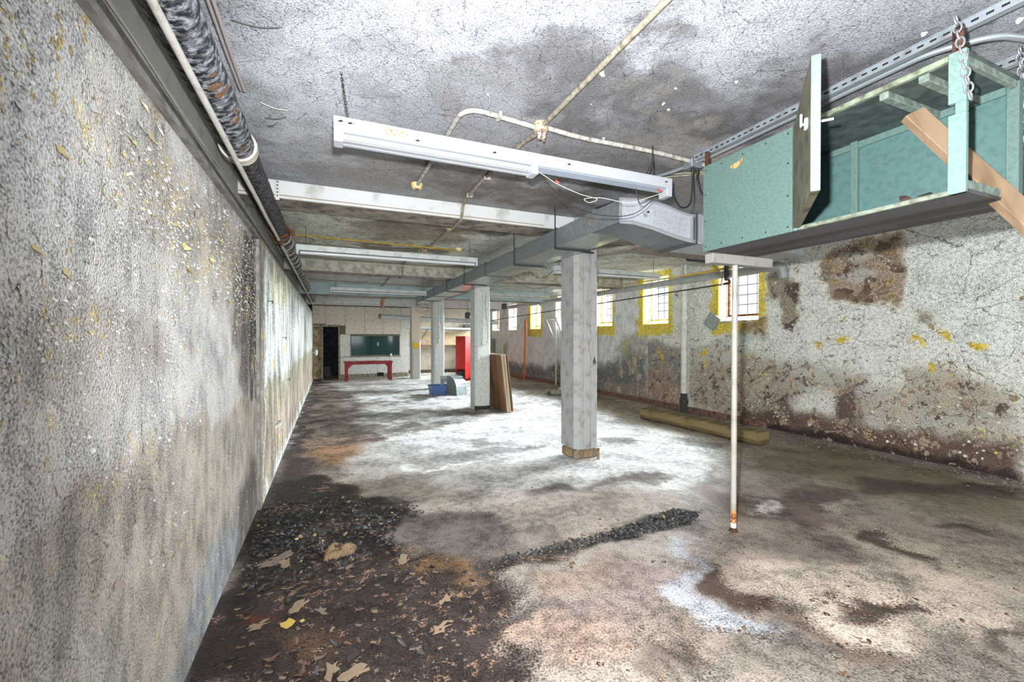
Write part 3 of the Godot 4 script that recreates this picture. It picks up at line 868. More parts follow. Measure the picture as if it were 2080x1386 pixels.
func make_textures() -> void:
	var S := FastNoiseLite.TYPE_SIMPLEX
	tile("grime", 11, S, 130, [[0.0, "c4c0ba"], [0.3, "ecebe8"], [0.5, "ffffff"], [1.0, "ffffff"]])
	tile("mottle", 12, S, 60, [[0.0, "b0aca6"], [0.4, "dcdad6"], [0.7, "ffffff"], [1.0, "ffffff"]])
	tile("dirty", 13, S, 90, [[0.0, "6a665f"], [0.3, "b5b1aa"], [0.5, "e0ddd8"], [0.75, "f8f7f5"], [1.0, "ffffff"]])
	tile("speck", 14, FastNoiseLite.TYPE_CELLULAR, 16, [[0.0, "6a6560"], [0.12, "a09b95"], [0.25, "f0efec"], [1.0, "ffffff"]])
	tile("faint", 21, S, 34, [[0.0, "dedede"], [0.4, "f2f2f2"], [0.6, "ffffff"], [1.0, "ffffff"]])
	tile("tar", 22, S, 70, [[0.0, "141416"], [0.36, "3a3a3d"], [0.47, "77777a"], [0.58, "c4c4c8"], [0.75, "ffffff"], [1.0, "ffffff"]], 1, 1, 6)
	tile("colstain", 23, S, 120, [[0.0, "7d7b77"], [0.36, "a9a6a2"], [0.5, "d2cfcb"], [0.65, "f2f0ec"], [1.0, "ffffff"]], 1, 3, 6)
	tile("woodh", 24, S, 130, [[0.0, "8c7f70"], [0.4, "cdc4b6"], [0.6, "f7f3ec"], [1.0, "ffffff"]], 12, 1, 5)
	tile("wood", 15, S, 130, [[0.0, "9c8f80"], [0.4, "d8cfc2"], [0.6, "fbf7f0"], [1.0, "ffffff"]], 1, 12, 5)
	tile("rusty", 16, S, 80, [[0.0, "5b2c14"], [0.32, "9c5a2c"], [0.42, "d8c8b8"], [0.6, "ffffff"], [1.0, "ffffff"]])
	tile("fine", 17, S, 12, [[0.0, "000000"], [1.0, "ffffff"]])
	tile("soft", 18, S, 70, [[0.0, "000000"], [1.0, "ffffff"]])
	var D := "d4d8d4"
	# unique pictures of the large surfaces, baked on the worker threads
	jobs = [
		{"rect": [-0.9, -0.6, 7.3, -6.6], "w": 2048, "h": 1498, "base": [142, 133, 123, 44], "shapes": FLOOR, "kg": 26, "peel": 190, "seed": 101, "pa": 0.7, "pb": 0.02, "pc": 0.9, "ps": 0.12, "ka": 30, "kb": 44, "ks": 26, "cth": 2, "cd": 50, "flake": 70, "pf": 0.035, "u1": [46, 41, 39], "u2": [112, 90, 74], "u3": [26, 24, 24], "warp": 0.16, "warp2": 0.07, "mold": 100, "mcol": [58, 50, 46], "hb": 100},
		{"rect": [-0.9, -6.6, 7.3, -19.0], "w": 1024, "h": 1548, "base": [190, 187, 182, 30], "shapes": FLOOR + FLOOR_FAR, "kg": 36, "seed": 111, "pa": 0.8, "pb": 0.05, "pc": 1.2, "ps": 0.25, "ka": 34, "kb": 36, "ks": 36, "cth": 2, "cd": 50, "warp": 0.35, "warp2": 0.1, "mold": 120, "mcol": [84, 78, 74]},
		{"rect": [0.4, 2.47, -4.4, 0.0], "w": 2048, "h": 1054, "base": [192, 190, 187, 84], "shapes": LW, "kg": 14, "peel": 205, "seed": 121, "pa": 0.6, "pb": 0.014, "pc": 0.075, "ps": 0.12, "stretch": 0.4, "ka": 22, "kb": 34, "ks": 22, "pc2": 1, "cth": 5, "cd": 100, "flake": 64, "pf": 0.02, "u1": [168, 156, 134], "u2": [176, 156, 92], "u3": [104, 98, 92], "yth": 92, "warp": 0.16, "warp2": 0.04, "mold": 60, "mcol": [104, 98, 90], "hb": 120},
		{"rect": [-4.4, 2.47, -18.8, 0.0], "w": 1024, "h": 176, "base": [178, 181, 176, 20], "shapes": LWF, "kg": 24, "seed": 131, "pa": 0.8, "pb": 0.05, "ps": 0.25, "stretch": 0.2, "ka": 22, "kb": 24, "ks": 40, "cth": 2, "warp": 0.15, "warp2": 0.03, "mold": 60, "mcol": [110, 106, 96], "flake": 50, "pf": 0.06},
		{"rect": [-0.9, 0.6, 7.3, -4.66], "w": 2048, "h": 1314, "base": [146, 146, 150, 60], "shapes": CEILING, "kg": 30, "seed": 141, "pa": 0.5, "pb": 0.014, "pc": 0.11, "ps": 0.035, "ka": 16, "kb": 36, "ks": 20, "cth": 7, "cd": 90, "warp": 0.4, "warp2": 0.05, "mold": 110, "mcol": [70, 68, 68], "hb": 120},
		{"rect": [-0.9, -4.66, 7.3, -19.0], "w": 1024, "h": 1790, "base": [190, 191, 182, 50], "shapes": CEIL_FAR, "kg": 36, "seed": 151, "pa": 0.7, "pb": 0.03, "pc": 0.3, "ps": 0.15, "ka": 20, "kb": 34, "ks": 24, "cth": 3, "cd": 50, "warp": 0.4, "warp2": 0.06, "mold": 130, "mcol": [84, 76, 66]},
		{"rect": [-1.0, 3.06, -8.0, 0.0], "w": 2048, "h": 896, "base": [232, 232, 218, 40], "shapes": RW + SURR, "kg": 26, "peel": 186, "seed": 161, "pa": 0.4, "pb": 0.025, "pc": 0.45, "ps": 0.07, "ka": 12, "kb": 30, "ks": 24, "cth": 4, "cd": 110, "flake": 84, "pf": 0.06, "u1": [150, 136, 118], "u2": [200, 168, 50], "u3": [84, 70, 60], "yth": 165, "warp": 0.06, "warp2": 0.035, "mold": 50, "mcol": [72, 64, 56], "hb": 130},
		{"rect": [-8.0, 3.06, -18.8, 0.0], "w": 1536, "h": 435, "base": [232, 238, 235, 4], "shapes": RWF + SURR, "kg": 22, "peel": 190, "seed": 171, "pa": 0.6, "pb": 0.04, "ps": 0.16, "stretch": 0.35, "ka": 12, "kb": 20, "ks": 20, "cth": 1, "flake": 60, "pf": 0.05, "u1": [160, 148, 130], "u2": [200, 176, 70], "u3": [96, 92, 88], "yth": 150, "warp": 0.10, "warp2": 0.05, "mold": 110, "mcol": [48, 48, 48]},
	]
	baked.resize(jobs.size())
	var t := WorkerThreadPool.add_group_task(bake, jobs.size())
	WorkerThreadPool.wait_for_group_task_completion(t)

func uvq(r: Array, a: Vector2) -> Vector2:
	return Vector2((a.x - r[0]) / (r[2] - r[0]), (a.y - r[1]) / (r[3] - r[1]))

# horizontal panel (floor or ceiling face) over x0..x1, z0..z1 with the picture of job id
func flat(mb: MB, id: int, x0: float, x1: float, z0: float, z1: float, y: float, upward: bool) -> void:
	var r: Array = jobs[id].rect
	var p := [V(x0, y, z0), V(x1, y, z0), V(x1, y, z1), V(x0, y, z1)]
	if not upward:
		p.reverse()
	mb.poly(p, p.map(func(q): return uvq(r, Vector2(q.x, q.z))))

# vertical panel in the plane x, facing +x or -x
func upright(mb: MB, id: int, x: float, z0: float, z1: float, y0: float, y1: float, plus: bool) -> void:
	var r: Array = jobs[id].rect
	var p := [V(x, y0, z0), V(x, y0, z1), V(x, y1, z1), V(x, y1, z0)]
	if (z0 < z1) == plus:
		p.reverse()
	mb.poly(p, p.map(func(q): return uvq(r, Vector2(q.z, q.y))))

func make_shell() -> void:
	var conc := M("bare concrete", "8c8984", 0.9, 0.0, "mottle", 0.8)
	# floor: a slab, its two faces carry the stains
	var mb := MB.new()
	mb.bx(V(-1.2, -0.25, -19.2), V(7.6, -0.004, ZB + 0.5), 0.0)
	var fl := tag(part("floor", mb, conc), "stained concrete cellar floor with black muck and bleached patches", "floor", "", "structure")
	mb = MB.new()
	flat(mb, 0, -1.1, 7.3, 0.9, -6.6, 0.0, true)
	flat(mb, 0, -1.1, 7.3, ZB + 0.2, 0.9, 0.0, true)
	part("screed", mb, surf(0, 0.5, 0.4, 0.35), fl)
	mb = MB.new()
	flat(mb, 1, -1.1, 7.3, -6.6, -19.0, 0.0, true)
	part("screed", mb, surf(1, 0.55, 0.3), fl)
	# ceiling
	mb = MB.new()
	mb.bx(V(-1.2, CEIL + 0.004, -19.2), V(7.6, CEIL + 0.3, ZB + 0.5), 0.0)
	var ce := tag(part("ceiling", mb, conc), "mould speckled cracked plaster ceiling between the beams", "ceiling", "", "structure")
	mb = MB.new()
	flat(mb, 4, -0.95, 7.3, ZB + 0.2, 0.6, CEIL, false)
	flat(mb, 4, -0.95, 7.3, 0.6, -4.66, CEIL, false)
	part("plaster", mb, surf(4, 0.9, 0.35), ce)
	mb = MB.new()
	flat(mb, 5, -0.95, 7.3, -4.66, -19.0, CEIL, false)
	part("plaster", mb, surf(5, 0.9, 0.3), ce)
	# left wall: body, two painted faces with a small step between, a set-back strip above its ledge
	mb = MB.new()
	mb.bx(V(-1.2, 0, -19.0), V(-0.81, CEIL, ZB + 0.3), 0.0)
	mb.bx(V(-0.82, 0, -19.0), V(XL - 0.025, 2.44, ZB + 0.3), 0.0)
	var wl := tag(part("wall_left", mb, M("ledge plaster", "7c7a76", 0.95, 0.0, "mottle", 0.5)), "left foundation wall with peeling white and yellow paint and a ledge", "wall", "", "structure")
	mb = MB.new()
	upright(mb, 2, XL - 0.01, ZB + 0.2, 0.4, 0.0, 2.45, true)
	upright(mb, 2, XL - 0.01, 0.4, -4.4, 0.0, 2.45, true)
	part("paint", mb, surf(2, 0.9, 0.38), wl)
	mb = MB.new()
	upright(mb, 3, XL + 0.018, -4.4, -18.8, 0.0, 2.45, true)
	part("paint", mb, surf(3, 0.85, 0.4), wl)
	mb = MB.new()
	mb.bx(V(XL - 0.03, 0, -18.8), V(XL + 0.016, 2.45, -4.4), 0.002)
	mb.bx(V(XL - 0.03, 0, -4.4), V(XL - 0.012, 2.45, ZB), 0.002)
	part("render_coat", mb, conc, wl)
	mb = MB.new() # the sloped ledge lip
	mb.prism(Transform3D(Basis.IDENTITY, V(0, 0, -18.8)), PackedVector2Array([Vector2(-0.81, 2.43), Vector2(XL + 0.02, 2.43), Vector2(XL + 0.02, 2.46), Vector2(-0.81, 2.56)]), 22.8)
	part("ledge", mb, M("ledge plaster", ""), wl)
	mb = MB.new() # pale upper strip against the ceiling
	mb.bx(V(-0.815, 2.86, -18.8), V(-0.785, CEIL, ZB), 0.003)
	part("upper_strip", mb, M("pale dirty plaster", "bab8b0", 0.9, 0.0, "grime", 0.5), wl)
	# rear wall with its doorways behind the camera
	mb = MB.new()
	for q in [[-1.2, -0.2], [2.6, 4.2], [6.2, 7.6]]:
		mb.bx(V(q[0], 0, ZB), V(q[1], CEIL, ZB + 0.3), 0.0)
	mb.bx(V(4.1, 0, ZB), V(6.3, 1.1, ZB + 0.3), 0.0)
	tag(part("wall_rear", mb, conc), "plain rear wall with a wide doorway behind the viewpoint", "wall", "", "structure")
	# beams
	var bm := M("beam plaster", "c8c8c7", 0.88, 0.0, "grime", 0.5, 0.25, "fine", 3.0)
	var bb := M("pale blue beam", "a9bcc0", 0.8, 0.0, "grime", 0.4)
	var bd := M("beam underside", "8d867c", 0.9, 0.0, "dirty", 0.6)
	for i in 4:
		var z: float = [-4.65, -8.95, -12.85, -16.6][i]
		var yb: float = [2.885, 2.82, 2.74, 2.72][i]
		mb = MB.new()
		mb.bx(V(-0.8, yb + 0.004, z - 0.38), V(XR + 0.02, CEIL + 0.01, z), 0.012)
		var b := tag(part("beam", mb, [bm, M("stained beam", "b9b7aa", 0.9, 0.0, "mottle", 0.6), bb, bm][i]), ["nearest white concrete ceiling beam, crossing just behind the hanging strip light", "second ceiling beam, stained grey with a pale conduit along it", "third ceiling beam, pale blue where it nears the windows", "farthest ceiling beam, above the panelled end wall"][i], "ceiling beam", "ceiling beams", "structure")
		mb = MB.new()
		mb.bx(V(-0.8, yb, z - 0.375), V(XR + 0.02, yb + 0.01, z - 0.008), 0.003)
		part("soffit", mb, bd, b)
		if i == 0:
			mb = MB.new()
			mb.bx(V(-0.8, yb + 0.028, z), V(2.4, yb + 0.036, z + 0.012), 0.002)
			part("moulding", mb, M("moulding tan", "9c9079", 0.9), b)

func make_windows() -> void:
	# right wall: a thick wall with seven openings
	var body := M("masonry", "a9a79f", 0.95, 0.0, "mottle", 0.8)
	var y0 := 1.86
	var y1 := 2.94
	var hw := 0.43
	var mb := MB.new()
	var ot := XR + 0.45
	mb.bx(V(XR + 0.006, 0, -19.0), V(ot, y0 - 0.02, ZB + 0.3), 0.0)
	mb.bx(V(XR + 0.006, y1, -19.0), V(ot, CEIL, ZB + 0.3), 0.0)
	var edges := [ZB + 0.3]
	for c in CY:
		edges.append(c + hw)
		edges.append(c - hw)
	edges.append(-19.0)
	for i in range(0, edges.size(), 2):
		mb.bx(V(XR + 0.006, y0 - 0.03, edges[i + 1]), V(ot, y1 + 0.01, edges[i]), 0.0)
	var wr := tag(part("wall_right", mb, body), "right outer wall with peeling mint-white paint, black mould and a row of windows", "wall", "", "structure")
	for id in [6, 7]:
		mb = MB.new()
		var za: float = ZB + 0.2 if id == 6 else -8.0
		var zb: float = -8.0 if id == 6 else -18.8
		var cut := [za]
		for c in CY:
			for e in [c + hw, c - hw]:
				if e < za and e > zb:
					cut.append(e)
		cut.append(zb)
		if id == 6:
			cut.insert(1, -1.0)
		for i in cut.size() - 1:
			var mid: float = (cut[i] + cut[i + 1]) * 0.5
			var open := false
			for c in CY:
				if absf(mid - c) < hw:
					open = true
			if open:
				upright(mb, id, XR, cut[i], cut[i + 1], 0.0, y0, false)
				upright(mb, id, XR, cut[i], cut[i + 1], y1, CEIL, false)
			else:
				upright(mb, id, XR, cut[i], cut[i + 1], 0.0, CEIL, false)
		part("paint", mb, surf(id, 0.85, 0.9 if id == 6 else 0.4), wr)
	# the low footing along its base
	mb = MB.new()
	mb.bx(V(XR - 0.07, -0.01, -18.7), V(XR + 0.02, 0.11, -5.0), 0.02)
	part("footing", mb, M("reddish footing", "8b6a5e", 0.95, 0.0, "dirty", 1.2, 0.5, "fine", 3.0), wr)
	# windows
	var yel := M("yellow paint", "e0c848", 0.7, 0.0, "grime", 0.8)
	var wht := M("white window paint", "e4e2da", 0.7, 0.0, "grime", 0.8)
	var sillm := M("crumbling sill", "d8c7ae", 0.95, 0.0, "dirty", 1.5, 0.5, "fine", 3.0)
	var frm := M("rusty frame", "8a5c3c", 0.85, 0.2, "rusty", 1.5)
	var barm := M("dark glazing bar", "4a4a4c", 0.6, 0.5)
	var pane := StandardMaterial3D.new()
	pane.resource_name = "pane"
	pane.transparency = BaseMaterial3D.TRANSPARENCY_ALPHA
	pane.albedo_color = Color(0.95, 0.97, 1.0, 0.08)
	pane.roughness = 0.05
	var where := ["nearest the teal cabinet, behind the steel pole", "second from the pole, just right of the nearest column", "third from the pole, half hidden by the nearest column", "behind the white bracket, left of the nearest column", "beside the orange leaning board", "second from the far end, white surround", "farthest of the row, white surround with rusty frame"]
	for i in 7:
		var c: float = CY[i]
		var yl: bool = i in [0, 1, 2, 4]
		var w := thing("window_%d" % (i + 1), "wire-gridded cellar window with %s surround, %s" % ["yellow" if yl else "white", where[i]], "window", V(XR, 0, c), "cellar windows")
		w.set_meta("kind", "structure")
		var jm := yel if yl else wht
		mb = MB.new()
		mb.bx(V(0.004, y0, -hw - 0.01), V(0.06, y1, -hw + 0.012), 0.002)
		mb.bx(V(0.004, y0, hw - 0.012), V(0.06, y1, hw + 0.01), 0.002)
		part("surround_edge", mb, jm, w)
		mb = MB.new()
		mb.bx(V(0.05, y0, -hw - 0.01), V(0.43, y1, -hw + 0.014), 0.002)
		mb.bx(V(0.05, y0, hw - 0.014), V(0.43, y1, hw + 0.01), 0.002)
		mb.bx(V(0.0, y1 - 0.012, -hw), V(0.43, y1 + 0.01, hw), 0.002)
		part("jamb", mb, wht, w)
		mb = MB.new()
		mb.prism(Transform3D(Basis.IDENTITY, V(0, 0, -hw)), PackedVector2Array([Vector2(-0.012, y0 - 0.03), Vector2(0.43, y0 - 0.03), Vector2(0.43, y0 + 0.12), Vector2(0.26, y0 + 0.10), Vector2(-0.012, y0 + 0.005)]), hw * 2)
		part("sill", mb, sillm if i == 0 else jm, w)
		var fx := 0.26
		mb = MB.new()
		var b0 := y0 + 0.10
		mb.bx(V(fx, b0, -hw), V(fx + 0.05, y1, -hw + 0.045), 0.004)
		mb.bx(V(fx, b0, hw - 0.045), V(fx + 0.05, y1, hw), 0.004)
		mb.bx(V(fx, b0, -hw), V(fx + 0.05, b0 + 0.03, hw), 0.004)
		mb.bx(V(fx, y1 - 0.04, -hw), V(fx + 0.05, y1, hw), 0.004)
		part("frame", mb, frm if i in [0, 6] else wht, w)
		var nc := 4
		var bw := 0.0055
		var nr := 5
		for k in range(1, nc):
			var z := -hw + 0.045 + (2 * hw - 0.09) * k / nc
			mb = MB.new()
			mb.bx(V(fx + 0.012, b0, z - bw), V(fx + 0.024, y1, z + bw), 0.001)
			part("glazing_bar", mb, barm, w)
		for k in range(1, nr):
			var y := b0 + 0.03 + (y1 - b0 - 0.07) * k / nr
			mb = MB.new()
			mb.bx(V(fx + 0.012, y - bw, -hw), V(fx + 0.024, y + bw, hw), 0.001)
			part("glazing_bar", mb, barm, w)
		var pw := (2 * hw - 0.09) / nc
		var ph := (y1 - b0 - 0.07) / nr
		mb = MB.new()
		if i < 2:
			mb.poly([V(0, -ph / 2, pw / 2), V(0, ph / 2, pw / 2), V(0, ph / 2, -pw / 2), V(0, -ph / 2, -pw / 2)])
			var pm := mb.mesh()
			for a in nc:
				for b in nr:
					inst("pane", pm, pane, XF(V(fx + 0.03, b0 + 0.03 + ph * (b + 0.5), -hw + 0.045 + pw * (a + 0.5))), w)
		else:
			mb.poly([V(fx + 0.03, b0, hw), V(fx + 0.03, y1, hw), V(fx + 0.03, y1, -hw), V(fx + 0.03, b0, -hw)])
			part("pane", mb, pane, w)

func make_far_wall() -> void:
	var wm := M("far wall paint", "dcd5c4", 0.85, 0.0, "grime", 0.4)
	var mb := MB.new()
	mb.bx(V(2.5, 0, ZF - 0.3), V(XR + 0.1, CEIL, ZF), 0.0)
	var wf := tag(part("wall_far", mb, wm), "cream far end wall behind the red locker, damp at its base", "wall", "", "structure")
	mb = MB.new()
	mb.bx(V(2.7, 0, ZF), V(XR, 0.14, ZF + 0.03), 0.01)
	part("footing", mb, M("dark footing", "6d6358", 0.95, 0.0, "dirty", 0.8), wf)
	# the panelled partition: posts and rails as body, boards as panels, a window and a doorway
	var gap := M("panel gap", "6d675c", 0.95)
	mb = MB.new()
	mb.bx(V(0.36, 0, ZP - 0.12), V(0.70, CEIL, ZP - 0.012), 0.0)
	mb.bx(V(2.52, 0, ZP - 0.12), V(2.86, CEIL, ZP - 0.012), 0.0)
	mb.bx(V(0.69, 0, ZP - 0.12), V(2.53, 0.8, ZP - 0.012), 0.0)
	mb.bx(V(0.69, 1.66, ZP - 0.12), V(2.53, CEIL, ZP - 0.012), 0.0)
	mb.bx(V(-0.62, 2.0, ZP - 0.12), V(0.37, CEIL, ZP - 0.012), 0.0)
	mb.bx(V(2.76, 0, ZF), V(2.86, CEIL, ZP - 0.012), 0.0)
	var wi := tag(part("wall_inner", mb, gap), "end partition clad in cream screwed boards around a dark window", "wall", "", "structure")
	var pan := M("cream board", "e6dece", 0.75, 0.0, "faint", 0.5)
	var panw := M("white board", "e2e2dc", 0.75, 0.0, "faint", 0.5)
	var screws := MB.new()
	for r in [[-0.60, -0.16, 2.06, 2.72, 0], [-0.15, 0.52, 2.0, 2.72, 0], [0.53, 1.20, 1.68, 2.72, 0], [1.21, 1.87, 1.68, 2.72, 0], [1.88, 2.54, 1.68, 2.72, 0], [2.55, 2.86, 0.16, 2.72, 1], [0.30, 0.70, 0.83, 1.67, 1], [2.51, 2.545, 0.83, 1.67, 0], [0.34, 1.67, 0.16, 0.81, 1], [1.68, 2.545, 0.16, 0.81, 1]]:
		mb = MB.new()
		mb.bx(V(r[0], r[2], ZP - 0.014), V(r[1], r[3], ZP), 0.003)
		part("panel", mb, [pan, panw][r[4]], wi)
		for y in [r[2] + 0.04, (r[2] + r[3]) * 0.5, r[3] - 0.04]:
			for x in [r[0] + 0.04, (r[0] + r[1]) * 0.5, r[1] - 0.04]:
				screws.box(XF(V(x, y, ZP)), V(0.02, 0.02, 0.006), 0.001)
	part("screw_heads", screws, M("screw head", "4b463f", 0.7, 0.3), wi, "", "stuff")
	mb = MB.new()
	mb.bx(V(0.34, 0, ZP - 0.014), V(2.86, 0.14, ZP + 0.004), 0.004)
	part("base_board", mb, M("mouldy base board", "a59f92", 0.9, 0.0, "dirty", 1.4), wi)
	mb = MB.new()
	mb.bx(V(1.66, 0.06, ZP - 0.01), V(1.9, 0.2, ZP + 0.006), 0.002)
	part("vent_hole", mb, M("black hole", "131212", 0.9), wi)
	# dark window in the partition
	var w := thing("window_8", "wide dark interior window with sliding glass above the red table", "window", V(1.61, 0, ZP))
	w.set_meta("kind", "structure")
	mb = MB.new()
	mb.bx(V(-0.9, 1.605, -0.1), V(0.9, 1.655, 0.008), 0.004)
	part("head_rail", mb, M("olive rail", "5d6650", 0.6), w)
	mb = MB.new()
	mb.bx(V(-0.9, 0.815, -0.1), V(0.9, 0.87, 0.012), 0.004)
	part("sill_rail", mb, M("olive sill", "7a7a66", 0.7), w)
	mb = MB.new()
	mb.bx(V(-0.905, 0.815, -0.1), V(-0.88, 1.655, 0.006), 0.003)
	mb.bx(V(0.88, 0.815, -0.1), V(0.905, 1.655, 0.006), 0.003)
	part("side_rail", mb, M("olive rail", ""), w)
	var dg := M("dark green glass", "22423f", 0.08, 0.0)
	for s in [[-0.88, -0.16], [-0.18, 0.42], [0.40, 0.88]]:
		mb = MB.new()
		mb.bx(V(s[0], 0.87, -0.05), V(s[1], 1.605, -0.044), 0.001)
		part("pane", mb, dg, w)
	mb = MB.new()
	mb.bx(V(0.535, 0.83, 0.0), V(0.60, 0.93, 0.05), 0.006)
	part("paper_cup", mb, M("cup white", "e8e8e4", 0.6), w)
	var stk := M("pale teal sticker", "8fc4bd", 0.6)
	mb = MB.new()
	mb.bx(V(0.06, 1.23, -0.044), V(0.115, 1.37, -0.041), 0.001)
	part("sticker", mb, stk, w)
	mb = MB.new()
	mb.lathe(Transform3D(Basis(V(1, 0, 0), V(0, 0, -1), V(0, 1, 0)), V(0.225, 1.275, -0.044)), [Vector2(0, 0.003), Vector2(0.045, 0.003), Vector2(0.047, 0.0)], 16)
	part("sticker", mb, stk, w)
	# dark room behind the doorway and its doorway
	mb = MB.new()
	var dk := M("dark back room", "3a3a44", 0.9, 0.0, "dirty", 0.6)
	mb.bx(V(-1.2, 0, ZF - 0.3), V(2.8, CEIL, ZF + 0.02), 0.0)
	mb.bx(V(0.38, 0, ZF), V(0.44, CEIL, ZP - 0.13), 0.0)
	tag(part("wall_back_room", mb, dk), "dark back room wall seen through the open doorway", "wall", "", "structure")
	var d := thing("door_1", "open doorway with a dirty beige door folded against the left wall", "door", V(0, 0, ZP))
	d.set_meta("kind", "structure")
	mb = MB.new()
	mb.bx(V(-0.32, 0, -0.12), V(-0.25, 1.97, 0.03), 0.006)
	mb.bx(V(0.27, 0, -0.12), V(0.335, 1.97, 0.03), 0.006)
	mb.bx(V(-0.60, 1.95, -0.12), V(0.335, 2.02, 0.03), 0.006)
	part("door_frame", mb, M("dirty beige paint", "a89f86", 0.8, 0.0, "dirty", 1.0), d)
	mb = MB.new()
	mb.box(XF(V(-0.45, 0.98, 0.0), V(0, 12, 0)), V(0.28, 1.92, 0.035), 0.004)
	part("door_leaf", mb, M("beige door", "b09a78", 0.7, 0.0, "dirty", 0.5), d)
	mb = MB.new()
	mb.box(XF(V(-0.12, 0.22, -0.9), V(0, 20, 8)), V(0.26, 0.44, 0.2), 0.03)
	tag(part("sack", mb, M("grey sack", "6c6a70", 0.9, 0.0, "mottle", 2.0)), "grey bundle on the floor just inside the dark doorway", "sack").position = V(0, 0, ZP)

func make_columns() -> void:
	var c1 := M("raw column", "9b9a99", 0.9, 0.0, "grime", 1.1, 0.3, "fine", 3.0)
	var c2 := M("painted column", "cfd1cc", 0.8, 0.0, "faint", 0.7)
	var low := M("bare lower column", "a89c88", 0.9, 0.0, "dirty", 0.9, 0.3, "fine", 3.0)
	var lab := ["nearest square concrete column, grey and speckled with a hanging cord", "second concrete column, with board panels leaning on it", "third concrete column, behind the blue tub", "farthest concrete column, with a yellow sticker by the end partition"]
	for i in 4:
		var z: float = [-4.6, -8.6, -12.6, -16.3][i]
		var top: float = [2.885, 2.82, 2.74, 2.72][i] + 0.01
		if i == 0: top = 3.06
		var x0 := 2.825
		var x1 := 3.15
		var o := thing("column", lab[i], "column", V((x0 + x1) / 2, 0, z - 0.18), "concrete columns")
		o.set_meta("kind", "structure")
		var e := 0.165
		var k := 0.05
		var mb := MB.new()
		var out := PackedVector2Array([Vector2(-e + k, -0.18), Vector2(e - k * 0.4, -0.18), Vector2(e, -0.18 + k * 0.4), Vector2(e, 0.18), Vector2(-e, 0.18), Vector2(-e, -0.18 + k)])
		mb.prism(Transform3D(Basis(V(1, 0, 0), V(0, 0, -1), V(0, 1, 0)), V(0, 0.14 if i == 0 else 0.0, 0)), out, top - (0.14 if i == 0 else 0.0))
		part("shaft", mb, c1 if i == 0 else c2, o)
		if i == 0:
			mb = MB.new()
			mb.bx(V(-e + 0.03, 0, -0.15), V(e - 0.03, 0.15, 0.15), 0.01)
			part("core", mb, low, o)
			for s in 5:
				mb = MB.new()
				mb.box(XF(V(-e + 0.035 + s * 0.066, 0.07, 0.15), V(rng.randf_range(-6, 6), rng.randf_range(-15, 15), rng.randf_range(-6, 6))), V(0.068, 0.115, 0.06), 0.02)
				part("brick", mb, M("brick %d" % (s % 3), ["8d7c66", "7d6d5c", "94795a"][s % 3], 0.95, 0.0, "mottle", 3.0), o)
			for s in 4:
				mb = MB.new()
				mb.box(XF(V(-e + 0.02, 0.07, -0.12 + s * 0.08), V(0, rng.randf_range(-15, 15), 0)), V(0.06, 0.115, 0.08), 0.02)
				part("brick", mb, M("brick %d" % ((s + 1) % 3), ""), o)
			# cast board marks up the faces
			for s in [-0.06, 0.05]:
				mb = MB.new()
				mb.bx(V(s, 0.16, 0.178), V(s + 0.006, 2.9, 0.184), 0.001)
				part("board_mark", mb, low, o)
		elif i == 1:
			mb = MB.new()
			mb.bx(V(-e - 0.003, 0, 0.10), V(e + 0.003, 0.10, 0.184), 0.01)
			part("damp_base", mb, M("black damp", "3f3a36", 0.9, 0.0, "dirty", 2.0), o)
		elif i == 3:
			mb = MB.new()
			mb.bx(V(-e - 0.004, 1.42, 0.17), V(e + 0.004, top - 0.05, 0.188), 0.004)
			part("cladding", mb, M("cream cladding", "d6ccba", 0.8), o)
			mb = MB.new()
			mb.bx(V(-0.13, 1.15, 0.18), V(0.10, 1.36, 0.186), 0.001)
			part("sticker", mb, M("yellow sticker", "e2b52a", 0.7), o, "yellow sticker")
		# junction box and its conduit on the face
		if i in [1, 2]:
			mb = MB.new()
			mb.bx(V(-0.012, 1.45, 0.178), V(0.012, top, 0.20), 0.006)
			part("conduit", mb, c2, o)
			mb = MB.new()
			mb.bx(V(-0.04, 1.38, 0.178), V(0.04, 1.50, 0.235), 0.008)
			part("outlet_box", mb, M("painted outlet", "c4c2b6", 0.6), o)
			mb = MB.new()
			mb.lathe(Transform3D(Basis(V(1, 0, 0), V(0, 0, -1), V(0, 1, 0)), V(0.01, 1.44, 0.23)), [Vector2(0, 0.07), Vector2(0.03, 0.06), Vector2(0.035, 0), Vector2(0, 0)], 10)
			part("socket", mb, M("painted outlet", ""), o)
			mb = MB.new()
			mb.tube(spline([V(0.06, 2.5, 0.2), V(0.055, 2.1, 0.2), V(0.10, 1.75, 0.2), V(0.075, 1.45, 0.22), V(0.02, 1.40, 0.24)]), 0.004, 6)
			part("cable", mb, M("dark cable", "3b3a38", 0.6), o)

